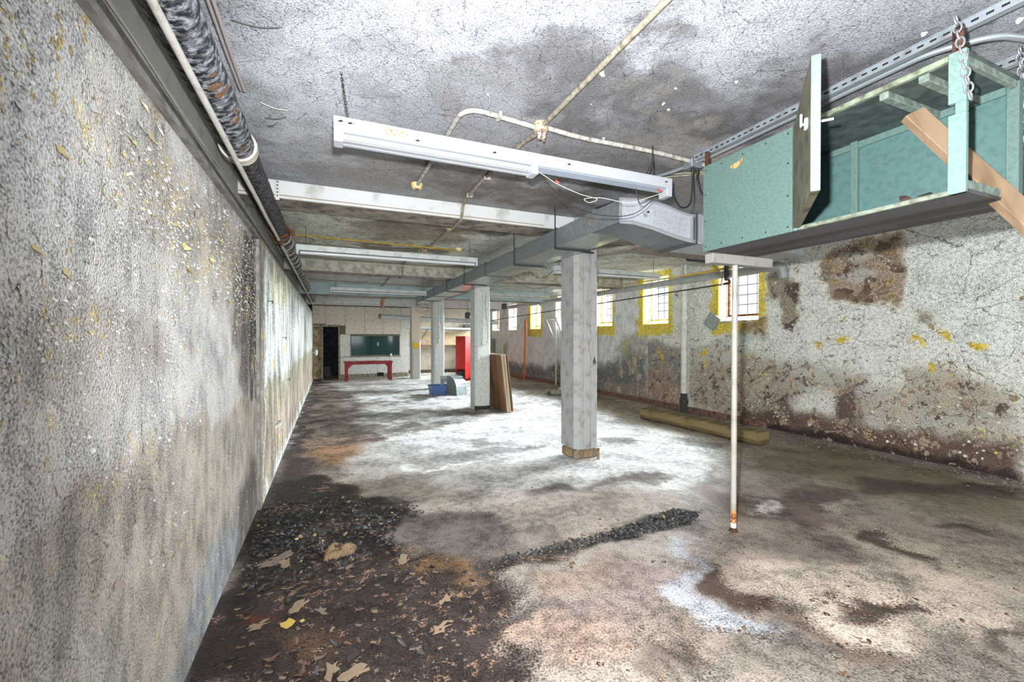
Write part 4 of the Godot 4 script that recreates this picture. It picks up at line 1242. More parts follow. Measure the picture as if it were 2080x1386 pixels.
func make_chips() -> void:
	# left wall: thousands of curled chips, too many and small to count
	var wl := get_node("wall_left")
	var mb := MB.new()
	var tone := [Color(0.48, 0.48, 0.47), Color(0.54, 0.54, 0.54), Color(0.48, 0.47, 0.44), Color(0.56, 0.46, 0.22), Color(0.45, 0.38, 0.26)]
	var nmask := FastNoiseLite.new()
	nmask.seed = 5
	nmask.frequency = 1.1
	nmask.fractal_octaves = 3
	var zone := [-1.69, 2.26, -2.07, 2.31, -3.33, 2.38, -4.9, 2.44, -4.4, 1.70, -2.71, 1.80, -2.01, 1.9, -1.72, 2.1]
	for i in 42000:
		var z := -0.9 - 3.5 * pow(rng.randf(), 1.3)
		var y := rng.randf_range(0.15, 2.42)
		var m := nmask.get_noise_2d(z * 2.0, y * 2.0)
		var inz := in_poly(Vector2(z, y), zone)
		var den := 0.30 + m * 0.9
		if y < 1.5: den = 0.16 + m * 0.5
		if y < 1.1: den = 0.02 + m * 0.12
		if inz: den = 0.55 + m * 0.6
		if rng.randf() > den: continue
		var s := rng.randf_range(0.003, 0.008) * (1.5 if rng.randf() < 0.06 else 1.0)
		if inz: s *= 1.35
		var t := 0
		var rr := rng.randf()
		if inz and rr < 0.14: t = 3
		elif rr < 0.35: t = 1
		elif rr < 0.55: t = 2
		elif rr < 0.60: t = 4
		mb.col = tone[t]
		var up := V(0, 1, 0).rotated(V(1, 0, 0), rng.randf_range(-1.2, 1.2))
		chip(mb, V(XL - 0.009, y, z), V(1, 0, 0), up, s, rng.randf_range(0.05, 0.5), rng.randf_range(0.0, 0.6))
	var pm := M("paint chip", "ffffff", 0.85)
	pm.vertex_color_use_as_albedo = true
	part("paint_chips", mb, pm, wl, "", "stuff")
	# larger peels that can be told apart
	var peels := [[-1.90, 2.38, .045, 4], [-1.97, 2.30, .05, 3], [-2.05, 2.36, .04, 1], [-1.88, 2.30, .05, 1], [-1.80, 2.22, .04, 3], [-2.04, 2.45, .04, 0], [-2.35, 1.98, .05, 3], [-2.42, 1.88, .055, 3], [-2.25, 2.05, .045, 3], [-2.62, 2.10, .045, 4], [-2.8, 2.0, .05, 3], [-2.55, 2.22, .04, 1], [-3.0, 2.15, .05, 3], [-3.1, 1.95, .05, 4], [-1.4, 2.02, .04, 3], [-1.3, 1.76, .035, 3], [-1.42, 1.72, .03, 3], [-3.5, 2.2, .05, 1], [-3.3, 1.8, .045, 3], [-1.55, 2.2, .035, 1], [-1.25, 2.05, .03, 1], [-2.15, 2.2, .04, 1]]
	for p in peels:
		mb = MB.new()
		mb.col = tone[p[3]]
		chip(mb, Vector3.ZERO, V(1, 0, 0), V(0, 1, 0).rotated(V(1, 0, 0), rng.randf_range(-0.5, 0.5)), p[2] * 0.75, 0.25, 0.7)
		var o := part("paint_peel", mb, pm, wl)
		o.position = V(XL - 0.008, p[1], p[0])
	# right wall: bigger chips round the bare patches
	var wr := get_node("wall_right")
	mb = MB.new()
	var tr := [Color(0.60, 0.62, 0.56), Color(0.68, 0.70, 0.65), Color(0.40, 0.34, 0.27), Color(0.55, 0.42, 0.08)]
	for i in 3600:
		var z := rng.randf_range(-1.2, -8.5)
		var y := rng.randf_range(0.15, 3.0)
		var m := nmask.get_noise_2d(z * 1.6 + 40.0, y * 1.6)
		if absf(z + 5.6) < 0.6 and y > 1.7: continue
		if absf(z + 7.76) < 0.6 and y > 1.7: continue
		var den := 0.15 + m * 0.9
		if y < 1.6: den += 0.25
		if z > -3.1 and y > 1.3: den *= 0.3
		if rng.randf() > den: continue
		var rr := rng.randf()
		if y < 0.5: rr = minf(rr, 0.4)
		mb.col = tr[3] if rr < 0.008 else (tr[2] if rr < 0.25 else (tr[1] if rr < 0.5 else tr[0]))
		chip(mb, V(XR, y, z), V(-1, 0, 0), V(0, 1, 0).rotated(V(1, 0, 0), rng.randf_range(-1.0, 1.0)), rng.randf_range(0.008, 0.028), rng.randf_range(0.1, 0.6), rng.randf_range(0.1, 0.7))
	part("paint_chips", mb, pm, wr, "", "stuff")
	# ceiling: hanging scraps
	var ce := get_node("ceiling")
	for q in [[0.42, -1.8, .05, 0], [0.85, -1.77, .04, 0], [0.78, -2.05, .03, 1], [1.42, -2.04, .05, 4], [1.92, -2.0, .03, 1], [1.98, -2.15, .035, 1], [2.05, -2.2, .03, 4], [1.55, -2.35, .025, 1], [0.9, -2.5, .02, 1], [1.9, -2.7, .03, 1], [1.2, -2.9, .02, 1], [2.7, -1.15, .04, 1], [2.98, -0.86, .06, 1], [3.05, -0.83, .05, 4], [3.0, -0.92, .05, 1], [3.12, -0.9, .06, 1], [1.98, -1.5, .03, 1], [2.2, -1.8, .03, 1]]:
		mb = MB.new()
		mb.col = tone[q[3]]
		chip(mb, Vector3.ZERO, V(0, -1, 0), V(1, 0, 0).rotated(V(0, 1, 0), rng.randf_range(0, 6.0)), q[2] * 0.5, 0.3, 0.5)
		part("paint_scrap", mb, pm, ce).position = V(q[0], CEIL - 0.001, q[1])
	# floor: curled floor-paint flakes in front, black crumbs in the muck, pale dust along the right wall
	var fl := get_node("floor")
	var shapes := []
	for i in 10:
		shapes.append(curl_mesh(300 + i, 0.25 + 0.11 * i) if i % 4 != 3 else shard_mesh(300 + i, 9 + i, 0.6 + 0.1 * i))
	var flats := []
	for i in 8:
		flats.append(shard_mesh(400 + i, 13 + i, 0.25))
	var fm := [M("flake tan", "89755f", 0.85, 0.0, "mottle", 6.0), M("flake pale", "75675b", 0.85, 0.0, "mottle", 6.0), M("flake dark", "2c2624", 0.6), M("flake brown", "594236", 0.8), M("flake grey", "4c4846", 0.5)]
	var zoneA := [-0.52, -3.1, 0.2, -3.05, 0.75, -2.95, 0.85, -2.55, 0.7, -2.2, 0.55, -1.85, 0.5, -1.7, -0.55, -2.15]
	var cnt := 0
	var made := []
	for i in 20000:
		if cnt >= 285: break
		var x := rng.randf_range(-0.55, 0.95)
		var z := rng.randf_range(-3.2, -1.7)
		if not in_poly(Vector2(x, z), zoneA): continue
		var d := nmask.get_noise_2d(x * 3.0, z * 3.0)
		if rng.randf() > 0.5 + d: continue
		var s := rng.randf_range(0.022, 0.06) * (1.5 if rng.randf() < 0.1 else 1.0)
		var ok := true
		for q in made:
			if absf(q.x - x) + absf(q.y - z) < 0.03: ok = false
		if not ok: continue
		made.append(Vector2(x, z))
		cnt += 1
		var rr := rng.randf()
		var turn := rng.randf() * TAU
		if rr < 0.45: # a torn gap that bares the pale coat, a dark curl standing at its back edge
			s *= 0.8
			var b := Basis.from_euler(V(rng.randf_range(-0.1, 0.1), turn, rng.randf_range(-0.1, 0.1))).scaled_local(V(s, s * 0.5, s))
			inst("paint_flake", flats[rng.randi() % 8], fm[0] if rng.randf() < 0.6 else fm[1], Transform3D(b, V(x, 0.005, z)), fl)
			b = Basis.from_euler(V(0.3, rng.randf_range(-0.5, 0.5), 0)).scaled_local(V(s, s * 0.8, s))
			if cnt < 284:
				cnt += 1
				inst("paint_flake", shapes[rng.randi() % 10], fm[2], Transform3D(b, V(x, 0.006, z - s * 0.25)), fl)
		else:
			var b := Basis.from_euler(V(rng.randf_range(-0.25, 0.25), turn, rng.randf_range(-0.25, 0.25))).scaled_local(V(s, s * 0.75, s))
			inst("paint_flake", shapes[rng.randi() % 10], fm[2] if rr < 0.75 else (fm[3] if rr < 0.88 else fm[4]), Transform3D(b, V(x, 0.004 + s * 0.06, z)), fl)
	# a few big curled sheets
	for q in [[0.11, -2.07, .115, 0, 20], [0.0, -2.13, .10, 0, 80], [-0.36, -3.35, .15, 1, 30], [-0.28, -3.28, .11, 0, 100], [-0.37, -2.62, .09, 0, 10], [-0.16, -2.72, .11, 0, 60], [-0.05, -2.62, .08, 1, 120], [0.62, -2.45, .09, 0, 40], [0.1, -3.05, .09, 1, 0], [0.45, -3.0, .09, 0, 70], [0.52, -2.22, .1, 0, 10], [-0.33, -2.1, .13, 1, 50]]:
		var b := Basis.from_euler(V(0.05, deg_to_rad(q[4]), 0.04)).scaled_local(V(q[2] * 1.2, q[2] * 0.5, q[2]))
		inst("paint_flake", flats[int(q[4]) % 8], fm[q[3]], Transform3D(b, V(q[0], 0.012, q[1])), fl)
	mb = MB.new()
	var zones := [[-0.56, -4.5, -0.15, -4.55, 0.3, -4.35, 0.36, -4.12, 0.74, -3.95, 0.75, -3.75, 0.5, -3.62, 0.42, -3.28, 0.1, -3.05, -0.5, -3.0, -0.56, -3.3], [0.88, -2.76, 1.39, -2.8, 1.86, -2.81, 2.39, -2.87, 2.85, -2.96, 3.0, -2.8, 2.72, -2.66, 2.26, -2.67, 1.77, -2.68, 1.31, -2.66, 0.92, -2.65], [-0.57, -17.0, -0.4, -17.0, -0.25, -8.0, -0.2, -4.6, -0.57, -4.5]]
	for k in 3:
		var pts: Array = zones[k]
		for i in [3200, 2600, 600][k]:
			var x := rng.randf_range(-0.57, 2.8)
			var z := rng.randf_range(-4.6, -2.6) if k < 2 else -4.5 - 9.0 * pow(rng.randf(), 1.6)
			if k == 0: x = rng.randf_range(-0.57, 0.76)
			if k == 1: z = rng.randf_range(-2.97, -2.64); x = 0.88 + 2.13 * sqrt(rng.randf())
			if k == 2: x = rng.randf_range(-0.57, -0.2)
			if not in_poly(Vector2(x, z), pts): continue
			var s := rng.randf_range(0.006, 0.02) * (1.6 if rng.randf() < 0.12 else 1.0) * (1.0 if k < 2 else 0.6)
			var g := rng.randf_range(0.008, 0.04)
			mb.col = Color(g * 1.05, g, g * 0.98)
			if rng.randf() < 0.04: mb.col = Color(0.22, 0.16, 0.09)
			var an := rng.randf() * TAU
			var ux := V(cos(an), rng.randf_range(-0.5, 0.5), sin(an)) * s
			var uz := V(-sin(an), rng.randf_range(-0.5, 0.5), cos(an)) * s * rng.randf_range(0.4, 0.9)
			var o := V(x, s * 0.35, z)
			var top := o + V(0, s * rng.randf_range(0.2, 0.7), 0)
			mb.poly([top, o - ux, o + uz]); mb.poly([top, o + uz, o + ux]); mb.poly([top, o + ux, o - uz]); mb.poly([top, o - uz, o - ux])
	var cm := M("muck crumb", "ffffff", 0.5)
	cm.vertex_color_use_as_albedo = true
	part("muck_crumbs", mb, cm, fl, "", "stuff")
	mb = MB.new()
	for i in 1500:
		var z := -1.6 - 8.0 * pow(rng.randf(), 1.2)
		var x := XR - 0.04 - absf(rng.randfn(0.0, 0.28))
		var s := rng.randf_range(0.004, 0.014)
		var g := rng.randf_range(0.25, 0.6)
		mb.col = Color(g, g * 0.95, g * 0.82)
		var an := rng.randf() * TAU
		var a := V(cos(an), 0.2, sin(an)) * s
		var b := V(-sin(an), 0.3, cos(an)) * s
		var o := V(x, 0.004, z)
		mb.poly([o + a, o - b, o - a]); mb.poly([o + a, o - a, o + b])
	part("paint_dust", mb, pm, fl, "", "stuff")

# links of a chain from a down to b
func chain(mb: MB, a: Vector3, b: Vector3, link := 0.036, wire := 0.0035, wide := 0.012) -> void:
	var n := maxi(1, int(a.distance_to(b) / (link * 0.74)))
	var d := (b - a) / n
	var dir := d.normalized()
	var s := dir.cross(V(0, 0, 1) if absf(dir.z) < 0.8 else V(1, 0, 0)).normalized()
	var t := dir.cross(s)
	for i in n:
		var w: Vector3 = s if i % 2 == 0 else t
		var c := a + d * (i + 0.5)
		var p := []
		for k in 14:
			var an := TAU * k / 14
			p.append(c + dir * sin(an) * (link * 0.5) + w * cos(an) * wide * (1.0 if absf(cos(an)) < 0.8 else 0.95))
		mb.tube(p, wire, 6, true)

func make_cabinet() -> void:
	var teal := M("teal paint", "5b736b", 0.55, 0.0, "faint", 2.0, 0.06, "fine", 3.0)
	var edge := M("pale teal edge", "728c84", 0.6, 0.0, "faint", 2.0)
	var inner := M("inner teal", "4d6b68", 0.6, 0.0, "faint", 1.0)
	var under := M("bare grey underside", "4c4a4d", 0.85, 0.0, "wood", 1.0)
	var drab := M("drab door face", "72705c", 0.7, 0.0, "dirty", 0.9)
	var dark := M("dark screw", "2a2c2b", 0.5, 0.3)
	var x0 := 2.60
	var x1 := 3.16
	var y0 := 2.20
	var y1 := 2.83
	var zn := -0.96
	var zf := -2.40
	var zd := -1.70
	var o := thing("wall_cabinet", "teal plywood cabinet hung under the ceiling on chains, door swung open, near end missing", "cabinet")
	var mb := MB.new()
	mb.bx(V(x0, y0, zf), V(x1, y0 + 0.018, zn + 0.0), 0.002)
	part("bottom_board", mb, under, o, "bare dark grey bottom board")
	mb = MB.new()
	mb.bx(V(x0 + 0.02, y0 + 0.018, zf + 0.02), V(x1 - 0.02, y0 + 0.03, zn - 0.02), 0.002)
	part("floor_board", mb, inner, o)
	mb = MB.new()
	mb.bx(V(x0, y1 - 0.018, zf), V(x1, y1, zn), 0.002)
	part("top_board", mb, M("dark top inside", "4a5553", 0.7, 0.0, "mottle", 0.8), o)
	mb = MB.new()
	mb.bx(V(x1 - 0.018, y0 + 0.018, zf + 0.018), V(x1, y1 - 0.018, zn - 0.05), 0.002)
	part("back_board", mb, inner, o)
	mb = MB.new()
	mb.bx(V(x0 + 0.018, y0 + 0.018, zf), V(x1, y1 - 0.018, zf + 0.018), 0.002)
	part("end_board", mb, teal, o)
	mb = MB.new()
	mb.bx(V(x0 - 0.012, y0 - 0.004, zf - 0.004), V(x0 + 0.004, y1 + 0.004, zd - 0.03), 0.002)
	var fp := part("front_panel", mb, teal, o)
	var spots := []
	for y in [y0 + 0.03, y0 + 0.22, y0 + 0.42, y1 - 0.03]:
		for z in [zf + 0.02, zd - 0.055]:
			spots.append(Vector2(y, z))
	for z in [zf + 0.16, zf + 0.33, zf + 0.5]:
		for y in [y0 + 0.03, y1 - 0.03]:
			spots.append(Vector2(y, z))
	mb = MB.new()
	mb.lathe(Transform3D(Basis(V(0, 0, 1), V(-1, 0, 0), V(0, -1, 0)), Vector3.ZERO), [Vector2(0, 0.003), Vector2(0.005, 0.002), Vector2(0.006, 0.0)], 8)
	var sm := mb.mesh()
	for q in spots:
		inst("screw", sm, dark, XF(V(x0 - 0.012, q.x, q.y)), fp)
	mb = MB.new() # chipped bare wood scar
	mb.prism(Transform3D(Basis(V(0, 0, -1), V(0, 1, 0), V(1, 0, 0)), V(x0 - 0.0135, y1 - 0.075, -2.12)), PackedVector2Array([Vector2(-0.055, 0.028), Vector2(-0.03, 0.012), Vector2(0.0, 0.005), Vector2(0.045, 0.0), Vector2(0.04, -0.02), Vector2(0.01, -0.032), Vector2(-0.02, -0.026), Vector2(-0.045, -0.005)]), 0.004)
	part("scar", mb, M("bare wood scar", "c79a68", 0.8, 0.0, "wood", 6.0), fp, "bare wood scar")
	mb = MB.new() # stile where the door hangs
	mb.bx(V(x0 - 0.006, y0, zd - 0.028), V(x0 + 0.02, y1, zd - 0.004), 0.003)
	part("hinge_stile", mb, edge, o)
	mb = MB.new() # near front post, notched where the door catch was
	mb.bx(V(x0 - 0.004, y0, zn - 0.062), V(x0 + 0.022, y0 + 0.36, zn), 0.003)
	mb.bx(V(x0 - 0.004, y0 + 0.36, zn - 0.038), V(x0 + 0.022, y0 + 0.41, zn), 0.003)
	mb.bx(V(x0 - 0.004, y0 + 0.41, zn - 0.062), V(x0 + 0.022, y1 + 0.01, zn), 0.003)
	part("corner_post", mb, edge, o)
	mb = MB.new()
	mb.bx(V(x1 - 0.05, y0, zn - 0.045), V(x1, y1, zn), 0.003)
	part("corner_post", mb, teal, o)
	mb = MB.new()
	mb.bx(V(x0 - 0.004, y1 - 0.022, zd), V(x0 + 0.022, y1 + 0.006, zn - 0.06), 0.003)
	part("top_rail", mb, M("scuffed top rail", "8a9480", 0.7, 0.0, "dirty", 1.5), o)
	mb = MB.new()
	mb.bx(V(x0 - 0.004, y0, zd), V(x0 + 0.022, y0 + 0.022, zn - 0.06), 0.003)
	part("bottom_rail", mb, M("scuffed bottom rail", "868f80", 0.7, 0.0, "dirty", 2.0), o)
	mb = MB.new()
	mb.bx(V(x0 + 0.02, y1 - 0.05, zn - 0.03), V(x1 - 0.02, y1 + 0.004, zn - 0.005), 0.003)
	part("end_rail", mb, M("grey teal rail", "7c8a82", 0.7, 0.0, "mottle", 1.5), o)
	mb = MB.new()
	mb.bx(V(x0 + 0.02, y0 + 0.018, zn - 0.03), V(x1 - 0.02, y0 + 0.06, zn - 0.005), 0.003)
	part("end_rail", mb, M("grey teal rail", ""), o)
	for z in [-1.28, -1.12]:
		mb = MB.new() # cross battens under the top
		mb.bx(V(x0 + 0.02, y1 - 0.055, z - 0.02), V(x1 - 0.02, y1 - 0.018, z + 0.02), 0.003)
		part("batten", mb, M("grey teal rail", ""), o)
	mb = MB.new()
	mb.bx(V(x1 - 0.05, y0 + 0.02, zd), V(x1 - 0.018, y0 + 0.62, zd + 0.04), 0.003)
	mb.bx(V(x1 - 0.035, y1 - 0.06, zf + 0.02), V(x1 - 0.018, y1 - 0.018, zn - 0.05), 0.003)
	part("back_rail", mb, teal, o)
	# the door, swung out towards the viewer
	var hinge := V(x0 - 0.012, 0, zd)
	var dd := V(-0.60, 0, 0.48).normalized()
	var wd := 0.74
	var nn := V(dd.z, 0, -dd.x)
	var xf := Transform3D(Basis(dd, V(0, 1, 0), dd.cross(V(0, 1, 0))), hinge + dd * wd * 0.5 + V(0, (y0 + y1) * 0.5, 0))
	mb = MB.new()
	mb.box(xf, V(wd, y1 - y0 - 0.02, 0.038), 0.003)
	var dr := part("door", mb, drab, o, "open teal edged door")
	mb = MB.new()
	mb.box(Transform3D(xf.basis, hinge + dd * (wd + 0.002) + V(0, (y0 + y1) * 0.5, 0)), V(0.006, y1 - y0 - 0.022, 0.036), 0.001)
	part("door_edge", mb, edge, dr)
	mb = MB.new()
	var kx := hinge + dd * (wd - 0.10) + V(0, y0 + 0.36, 0)
	var fz := xf.basis.z
	mb.tube([kx - fz * 0.08, kx + fz * 0.045], 0.006, 8)
	mb.box(Transform3D(xf.basis, kx + fz * 0.026), V(0.03, 0.05, 0.014), 0.003)
	mb.box(Transform3D(xf.basis, kx + fz * 0.045 + V(0, 0.02, 0)), V(0.016, 0.06, 0.01), 0.003)
	part("latch", mb, M("white latch", "d8d8d4", 0.4, 0.3), dr, "white latch")
	# rusty hangers at the two front corners
	for z in [zn - 0.03, zf + 0.02]:
		mb = MB.new()
		mb.bx(V(x0 + 0.0, y1, z - 0.02), V(x0 + 0.006, y1 + 0.11, z + 0.02), 0.001)
		part("hanger", mb, M("rusty iron", "5a3d33", 0.8, 0.4, "rusty", 3.0), o)
	# leaf scraps lying in it
	mb = MB.new()
	for k in 5:
		chip(mb, V(x0 + 0.12 + 0.03 * k, y0 + 0.035, -1.22 + 0.04 * k), V(0, 1, 0), V(1, 0, 0).rotated(V(0, 1, 0), k * 1.3), 0.05, 0.9, -0.6)
	tag(part("dead_leaves", mb, M("dead leaf", "4a3a30", 0.8)), "dead brown leaves lying in the open teal cabinet", "leaves", "", "stuff")
	# chains
	var cm := M("zinc chain", "a9a9ab", 0.4, 0.7)
	mb = MB.new()
	chain(mb, V(2.60, CEIL - 0.06, -1.00), V(2.595, 2.60, -0.945), 0.046, 0.0042, 0.015)
	tag(part("hanging_chain", mb, cm), "zinc chain dangling at the cabinet's near front corner post", "chain", "cabinet chains")
	mb = MB.new()
	chain(mb, V(3.17, CEIL - 0.06, -0.98), V(3.175, 2.45, -0.945), 0.046, 0.0042, 0.015)
	tag(part("hanging_chain", mb, cm), "zinc chain at the cabinet's rear near corner by the edge of the picture", "chain", "cabinet chains")
	# plank leaning out of the open end
	var wood := M("raw plank", "8d7861", 0.8, 0.0, "wood", 1.4, 0.12, "fine", 3.0)
	mb = MB.new()
	mb.bar(V(2.84, 2.735, -1.26), V(3.12, 1.62, -0.62), 0.10, 0.045, V(-0.6, 0.3, 0.8), 0.003)
	tag(part("plank", mb, wood), "raw timber plank leaning out of the cabinet's open end", "plank")
	# white bearer and steel pole under the far end
	mb = MB.new()
	mb.bx(V(2.69, 2.125, -2.48), V(3.36, 2.20, -2.40), 0.004)
	tag(part("support_bearer", mb, M("greyish white timber", "8f8b86", 0.8, 0.0, "grime", 1.5)), "greyish white timber bearer under the far end of the teal cabinet", "timber")
	var po := thing("steel_pole", "white painted steel pole with rusty foot propping the teal cabinet", "pole", V(2.965, 0, -2.44))
	mb = MB.new()
	mb.tube([V(0, 0.17, 0), V(0.006, 2.125, 0)], 0.0215, 18)
	part("tube", mb, M("cream white pole", "a19c92", 0.45, 0.0, "grime", 1.0), po)
	mb = MB.new()
	mb.tube([V(0, 0.07, 0), V(0, 0.172, 0)], 0.0219, 18)
	part("rusty_band", mb, M("orange rust", "b98652", 0.8, 0.0, "rusty", 4.0), po, "orange rusty band")
	mb = MB.new()
	mb.tube([V(0, 0.028, 0), V(0, 0.072, 0)], 0.0216, 18)
	part("bare_band", mb, M("pale band", "cfc8bc", 0.6), po)
	mb = MB.new()
	mb.lathe(XF(Vector3.ZERO), [Vector2(0, 0.03), Vector2(0.026, 0.03), Vector2(0.03, 0.012), Vector2(0.036, 0.0), Vector2(0, 0.0)], 16)
	part("foot", mb, M("dark rust", "4a2f20", 0.9, 0.0, "rusty", 6.0), po)

func make_duct() -> void:
	var galv := M("galvanised", "8f9799", 0.45, 0.6, "faint", 0.8)
	var galu := M("galvanised underside", "b4bcb8", 0.30, 0.85, "faint", 0.8)
	var seam := M("seam dark", "55595c", 0.5, 0.6)
	var tape := M("crinkled foil tape", "d0d3d8", 0.35, 0.6, "", 1.0, 1.2, "fine", 5.0)
	var foil := M("foil face", "b0b4ba", 0.4, 0.25, "faint", 1.5)
	var o := thing("air_duct", "long galvanised rectangular air duct beside the columns, silver taped elbow at its near end", "duct")
	var x0 := 2.37
	var x1 := 2.80
	var y0 := 2.58
	var y1 := 2.785
	var js := [-3.12, -4.28, -5.46, -6.69, -7.91, -9.23, -10.54, -11.82, -12.9]
	for i in js.size() - 1:
		var za: float = js[i]
		var zb: float = js[i + 1]
		var mb := MB.new()
		mb.poly([V(x0, y0, zb), V(x0, y0, za), V(x0, y1, za), V(x0, y1, zb)])
		mb.poly([V(x1, y0, za), V(x1, y0, zb), V(x1, y1, zb), V(x1, y1, za)])
		mb.poly([V(x0, y1, za), V(x1, y1, za), V(x1, y1, zb), V(x0, y1, zb)])
		mb.poly([V(x0, y0, za), V(x0, y1, za), V(x1, y1, za), V(x1, y0, za)])
		mb.poly([V(x0, y0, zb), V(x1, y0, zb), V(x1, y1, zb), V(x0, y1, zb)])
		var s := part("duct_section", mb, galv, o)
		mb = MB.new()
		var c := V((x0 + x1) * 0.5 + rng.randf_range(-0.05, 0.05), y0 - 0.018, (za + zb) * 0.5 + rng.randf_range(-0.1, 0.1))
		var q := [V(x0, y0, za), V(x0, y0, zb), V(x1, y0, zb), V(x1, y0, za)]
		for k in 4:
			mb.poly([q[k], q[(k + 1) % 4], c])
		part("cross_broken_bottom", mb, galu, s)
		if i > 0:
			mb = MB.new()
			var e := 0.012
			var t := 0.012
			mb.bx(V(x0 - e, y0 - e, za - t), V(x0 + 0.002, y1 + e, za + t), 0.002)
			mb.bx(V(x1 - 0.002, y0 - e, za - t), V(x1 + e, y1 + e, za + t), 0.002)
			mb.bx(V(x0 - e, y0 - e, za - t), V(x1 + e, y0 + 0.001, za + t), 0.002)
			mb.bx(V(x0 - e, y1 - 0.002, za - t), V(x1 + e, y1 + e, za + t), 0.002)
			part("joint_flange", mb, seam, o)
	for z in [-4.30, -5.48, -7.88, -9.25, -11.82]:
		var mb := MB.new()
		mb.bx(V(x0 - 0.012, y0 - 0.02, z - 0.006), V(x0 - 0.004, CEIL, z + 0.006), 0.001)
		mb.bx(V(x0 - 0.012, y0 - 0.022, z - 0.012), V(x1 + 0.08, y0 - 0.012, z + 0.012), 0.001)
		part("hanger_strap", mb, M("dark strap", "3d4043", 0.5, 0.5), o)
	# torn patch on the first section
	var mb2 := MB.new()
	mb2.prism(Transform3D(Basis(V(0, 0, -1), V(0, 1, 0), V(1, 0, 0)), V(x0 - 0.005, 2.70, -3.62)), PackedVector2Array([Vector2(-0.12, 0.03), Vector2(-0.05, 0.06), Vector2(0.02, 0.04), Vector2(0.10, 0.05), Vector2(0.11, -0.01), Vector2(0.04, -0.02), Vector2(0.02, -0.06), Vector2(-0.1, -0.05)]), 0.004)
	part("tape_patch", mb2, M("grey patch", "8d8a86", 0.6, 0.3, "mottle", 4.0), o)
	mb2 = MB.new()
	for k in 3:
		chip(mb2, V(x0 - 0.006, 2.69 - 0.02 * k, -3.6 + 0.03 * k), V(-1, 0, 0), V(0, 1, 0), 0.025, 0.6, 0.6)
	part("torn_foil", mb2, tape, o)
	# elbow: the duct turns to the right and drops a little; side face towards the viewer is foil
	var prof := [[2.37, 2.785, 2.575, -3.12], [2.50, 2.787, 2.57, -3.09], [2.66, 2.768, 2.525, -3.03], [2.78, 2.735, 2.485, -3.0], [2.90, 2.69, 2.45, -2.97], [3.02, 2.665, 2.425, -2.95], [3.15, 2.67, 2.42, -2.94]]
	var mb := MB.new()
	var bk := MB.new()
	for i in prof.size() - 1:
		var a: Array = prof[i]
		var b: Array = prof[i + 1]
		mb.poly([V(a[0], a[2], a[3]), V(b[0], b[2], b[3]), V(b[0], b[1], b[3]), V(a[0], a[1], a[3])])
		var za: float = a[3] - 0.44
		var zb: float = b[3] - 0.44
		bk.poly([V(a[0], a[1], a[3]), V(b[0], b[1], b[3]), V(b[0], b[1] + 0.03, zb), V(a[0], a[1] + 0.03, za)])
		bk.poly([V(a[0], a[2], za), V(b[0], b[2], zb), V(b[0], b[2], b[3]), V(a[0], a[2], a[3])])
		bk.poly([V(b[0], b[2], zb), V(a[0], a[2], za), V(a[0], a[1] + 0.03, za), V(b[0], b[1] + 0.03, zb)])
	var el := part("elbow", mb, foil, o, "silver foil faced elbow")
	part("elbow_sheet", bk, M("grey sheet", "6f7073", 0.5, 0.5, "grime", 1.0), el)
	mb = MB.new()
	var topl := []
	var botl := []
	for p in prof:
		topl.append(V(p[0], p[1] - 0.006, p[3] + 0.004))
		botl.append(V(p[0], p[2] + 0.006, p[3] + 0.004))
	mb.tube(topl, 0.017, 8)
	mb.tube(botl, 0.017, 8)
	mb.tube([V(2.372, 2.57, -3.115), V(2.372, 2.79, -3.115)], 0.013, 8)
	mb.tube([V(3.03, 2.425, -2.94), V(3.03, 2.67, -2.94)], 0.016, 8)
	mb.tube([V(3.12, 2.42, -2.935), V(3.12, 2.68, -2.935)], 0.016, 8)
	part("foil_tape", mb, tape, el)
	mb = MB.new()
	mb.prism(XF(V(2.645, 2.675, -3.05), V(0, 12, 0)), PackedVector2Array([Vector2(-0.06, -0.005), Vector2(-0.02, 0.01), Vector2(0.035, 0.04), Vector2(0.03, 0.0), Vector2(0.03, -0.02), Vector2(-0.01, -0.012)]), 0.006)
	part("torn_hole", mb, M("black tear", "2c2c2e", 0.8), el)
	mb = MB.new()
	mb.box(XF(V(2.61, 2.645, -3.048), V(0, 14, 3)), V(0.10, 0.03, 0.004), 0.001)
	mb.box(XF(V(2.70, 2.66, -3.03), V(0, 16, -8)), V(0.05, 0.06, 0.004), 0.001)
	part("foil_patch", mb, tape, el)
	# joint and the run behind the cabinet
	mb = MB.new()
	mb.bx(V(3.055, 2.405, -3.40), V(3.09, 2.69, -2.925), 0.004)
	part("joint_flange", mb, seam, o)
	mb = MB.new()
	mb.bx(V(3.14, 2.42, -3.38), V(4.6, 2.68, -2.94), 0.008)
	part("duct_section", mb, foil, o)
	mb = MB.new()
	mb.bx(V(2.84, 2.46, -3.75), V(4.6, 2.485, -3.42), 0.003)
	part("drip_tray", mb, M("grey brown tray", "857d76", 0.7, 0.1, "mottle", 1.0), o)

func wavy(x: float, y: float, z0: float, z1: float, n: int, amp: float) -> Array:
	var p := []
	for i in n + 1:
		p.append(V(x + rng.randf_range(-amp, amp), y + rng.randf_range(-amp, amp), lerpf(z0, z1, float(i) / n)))
	return p

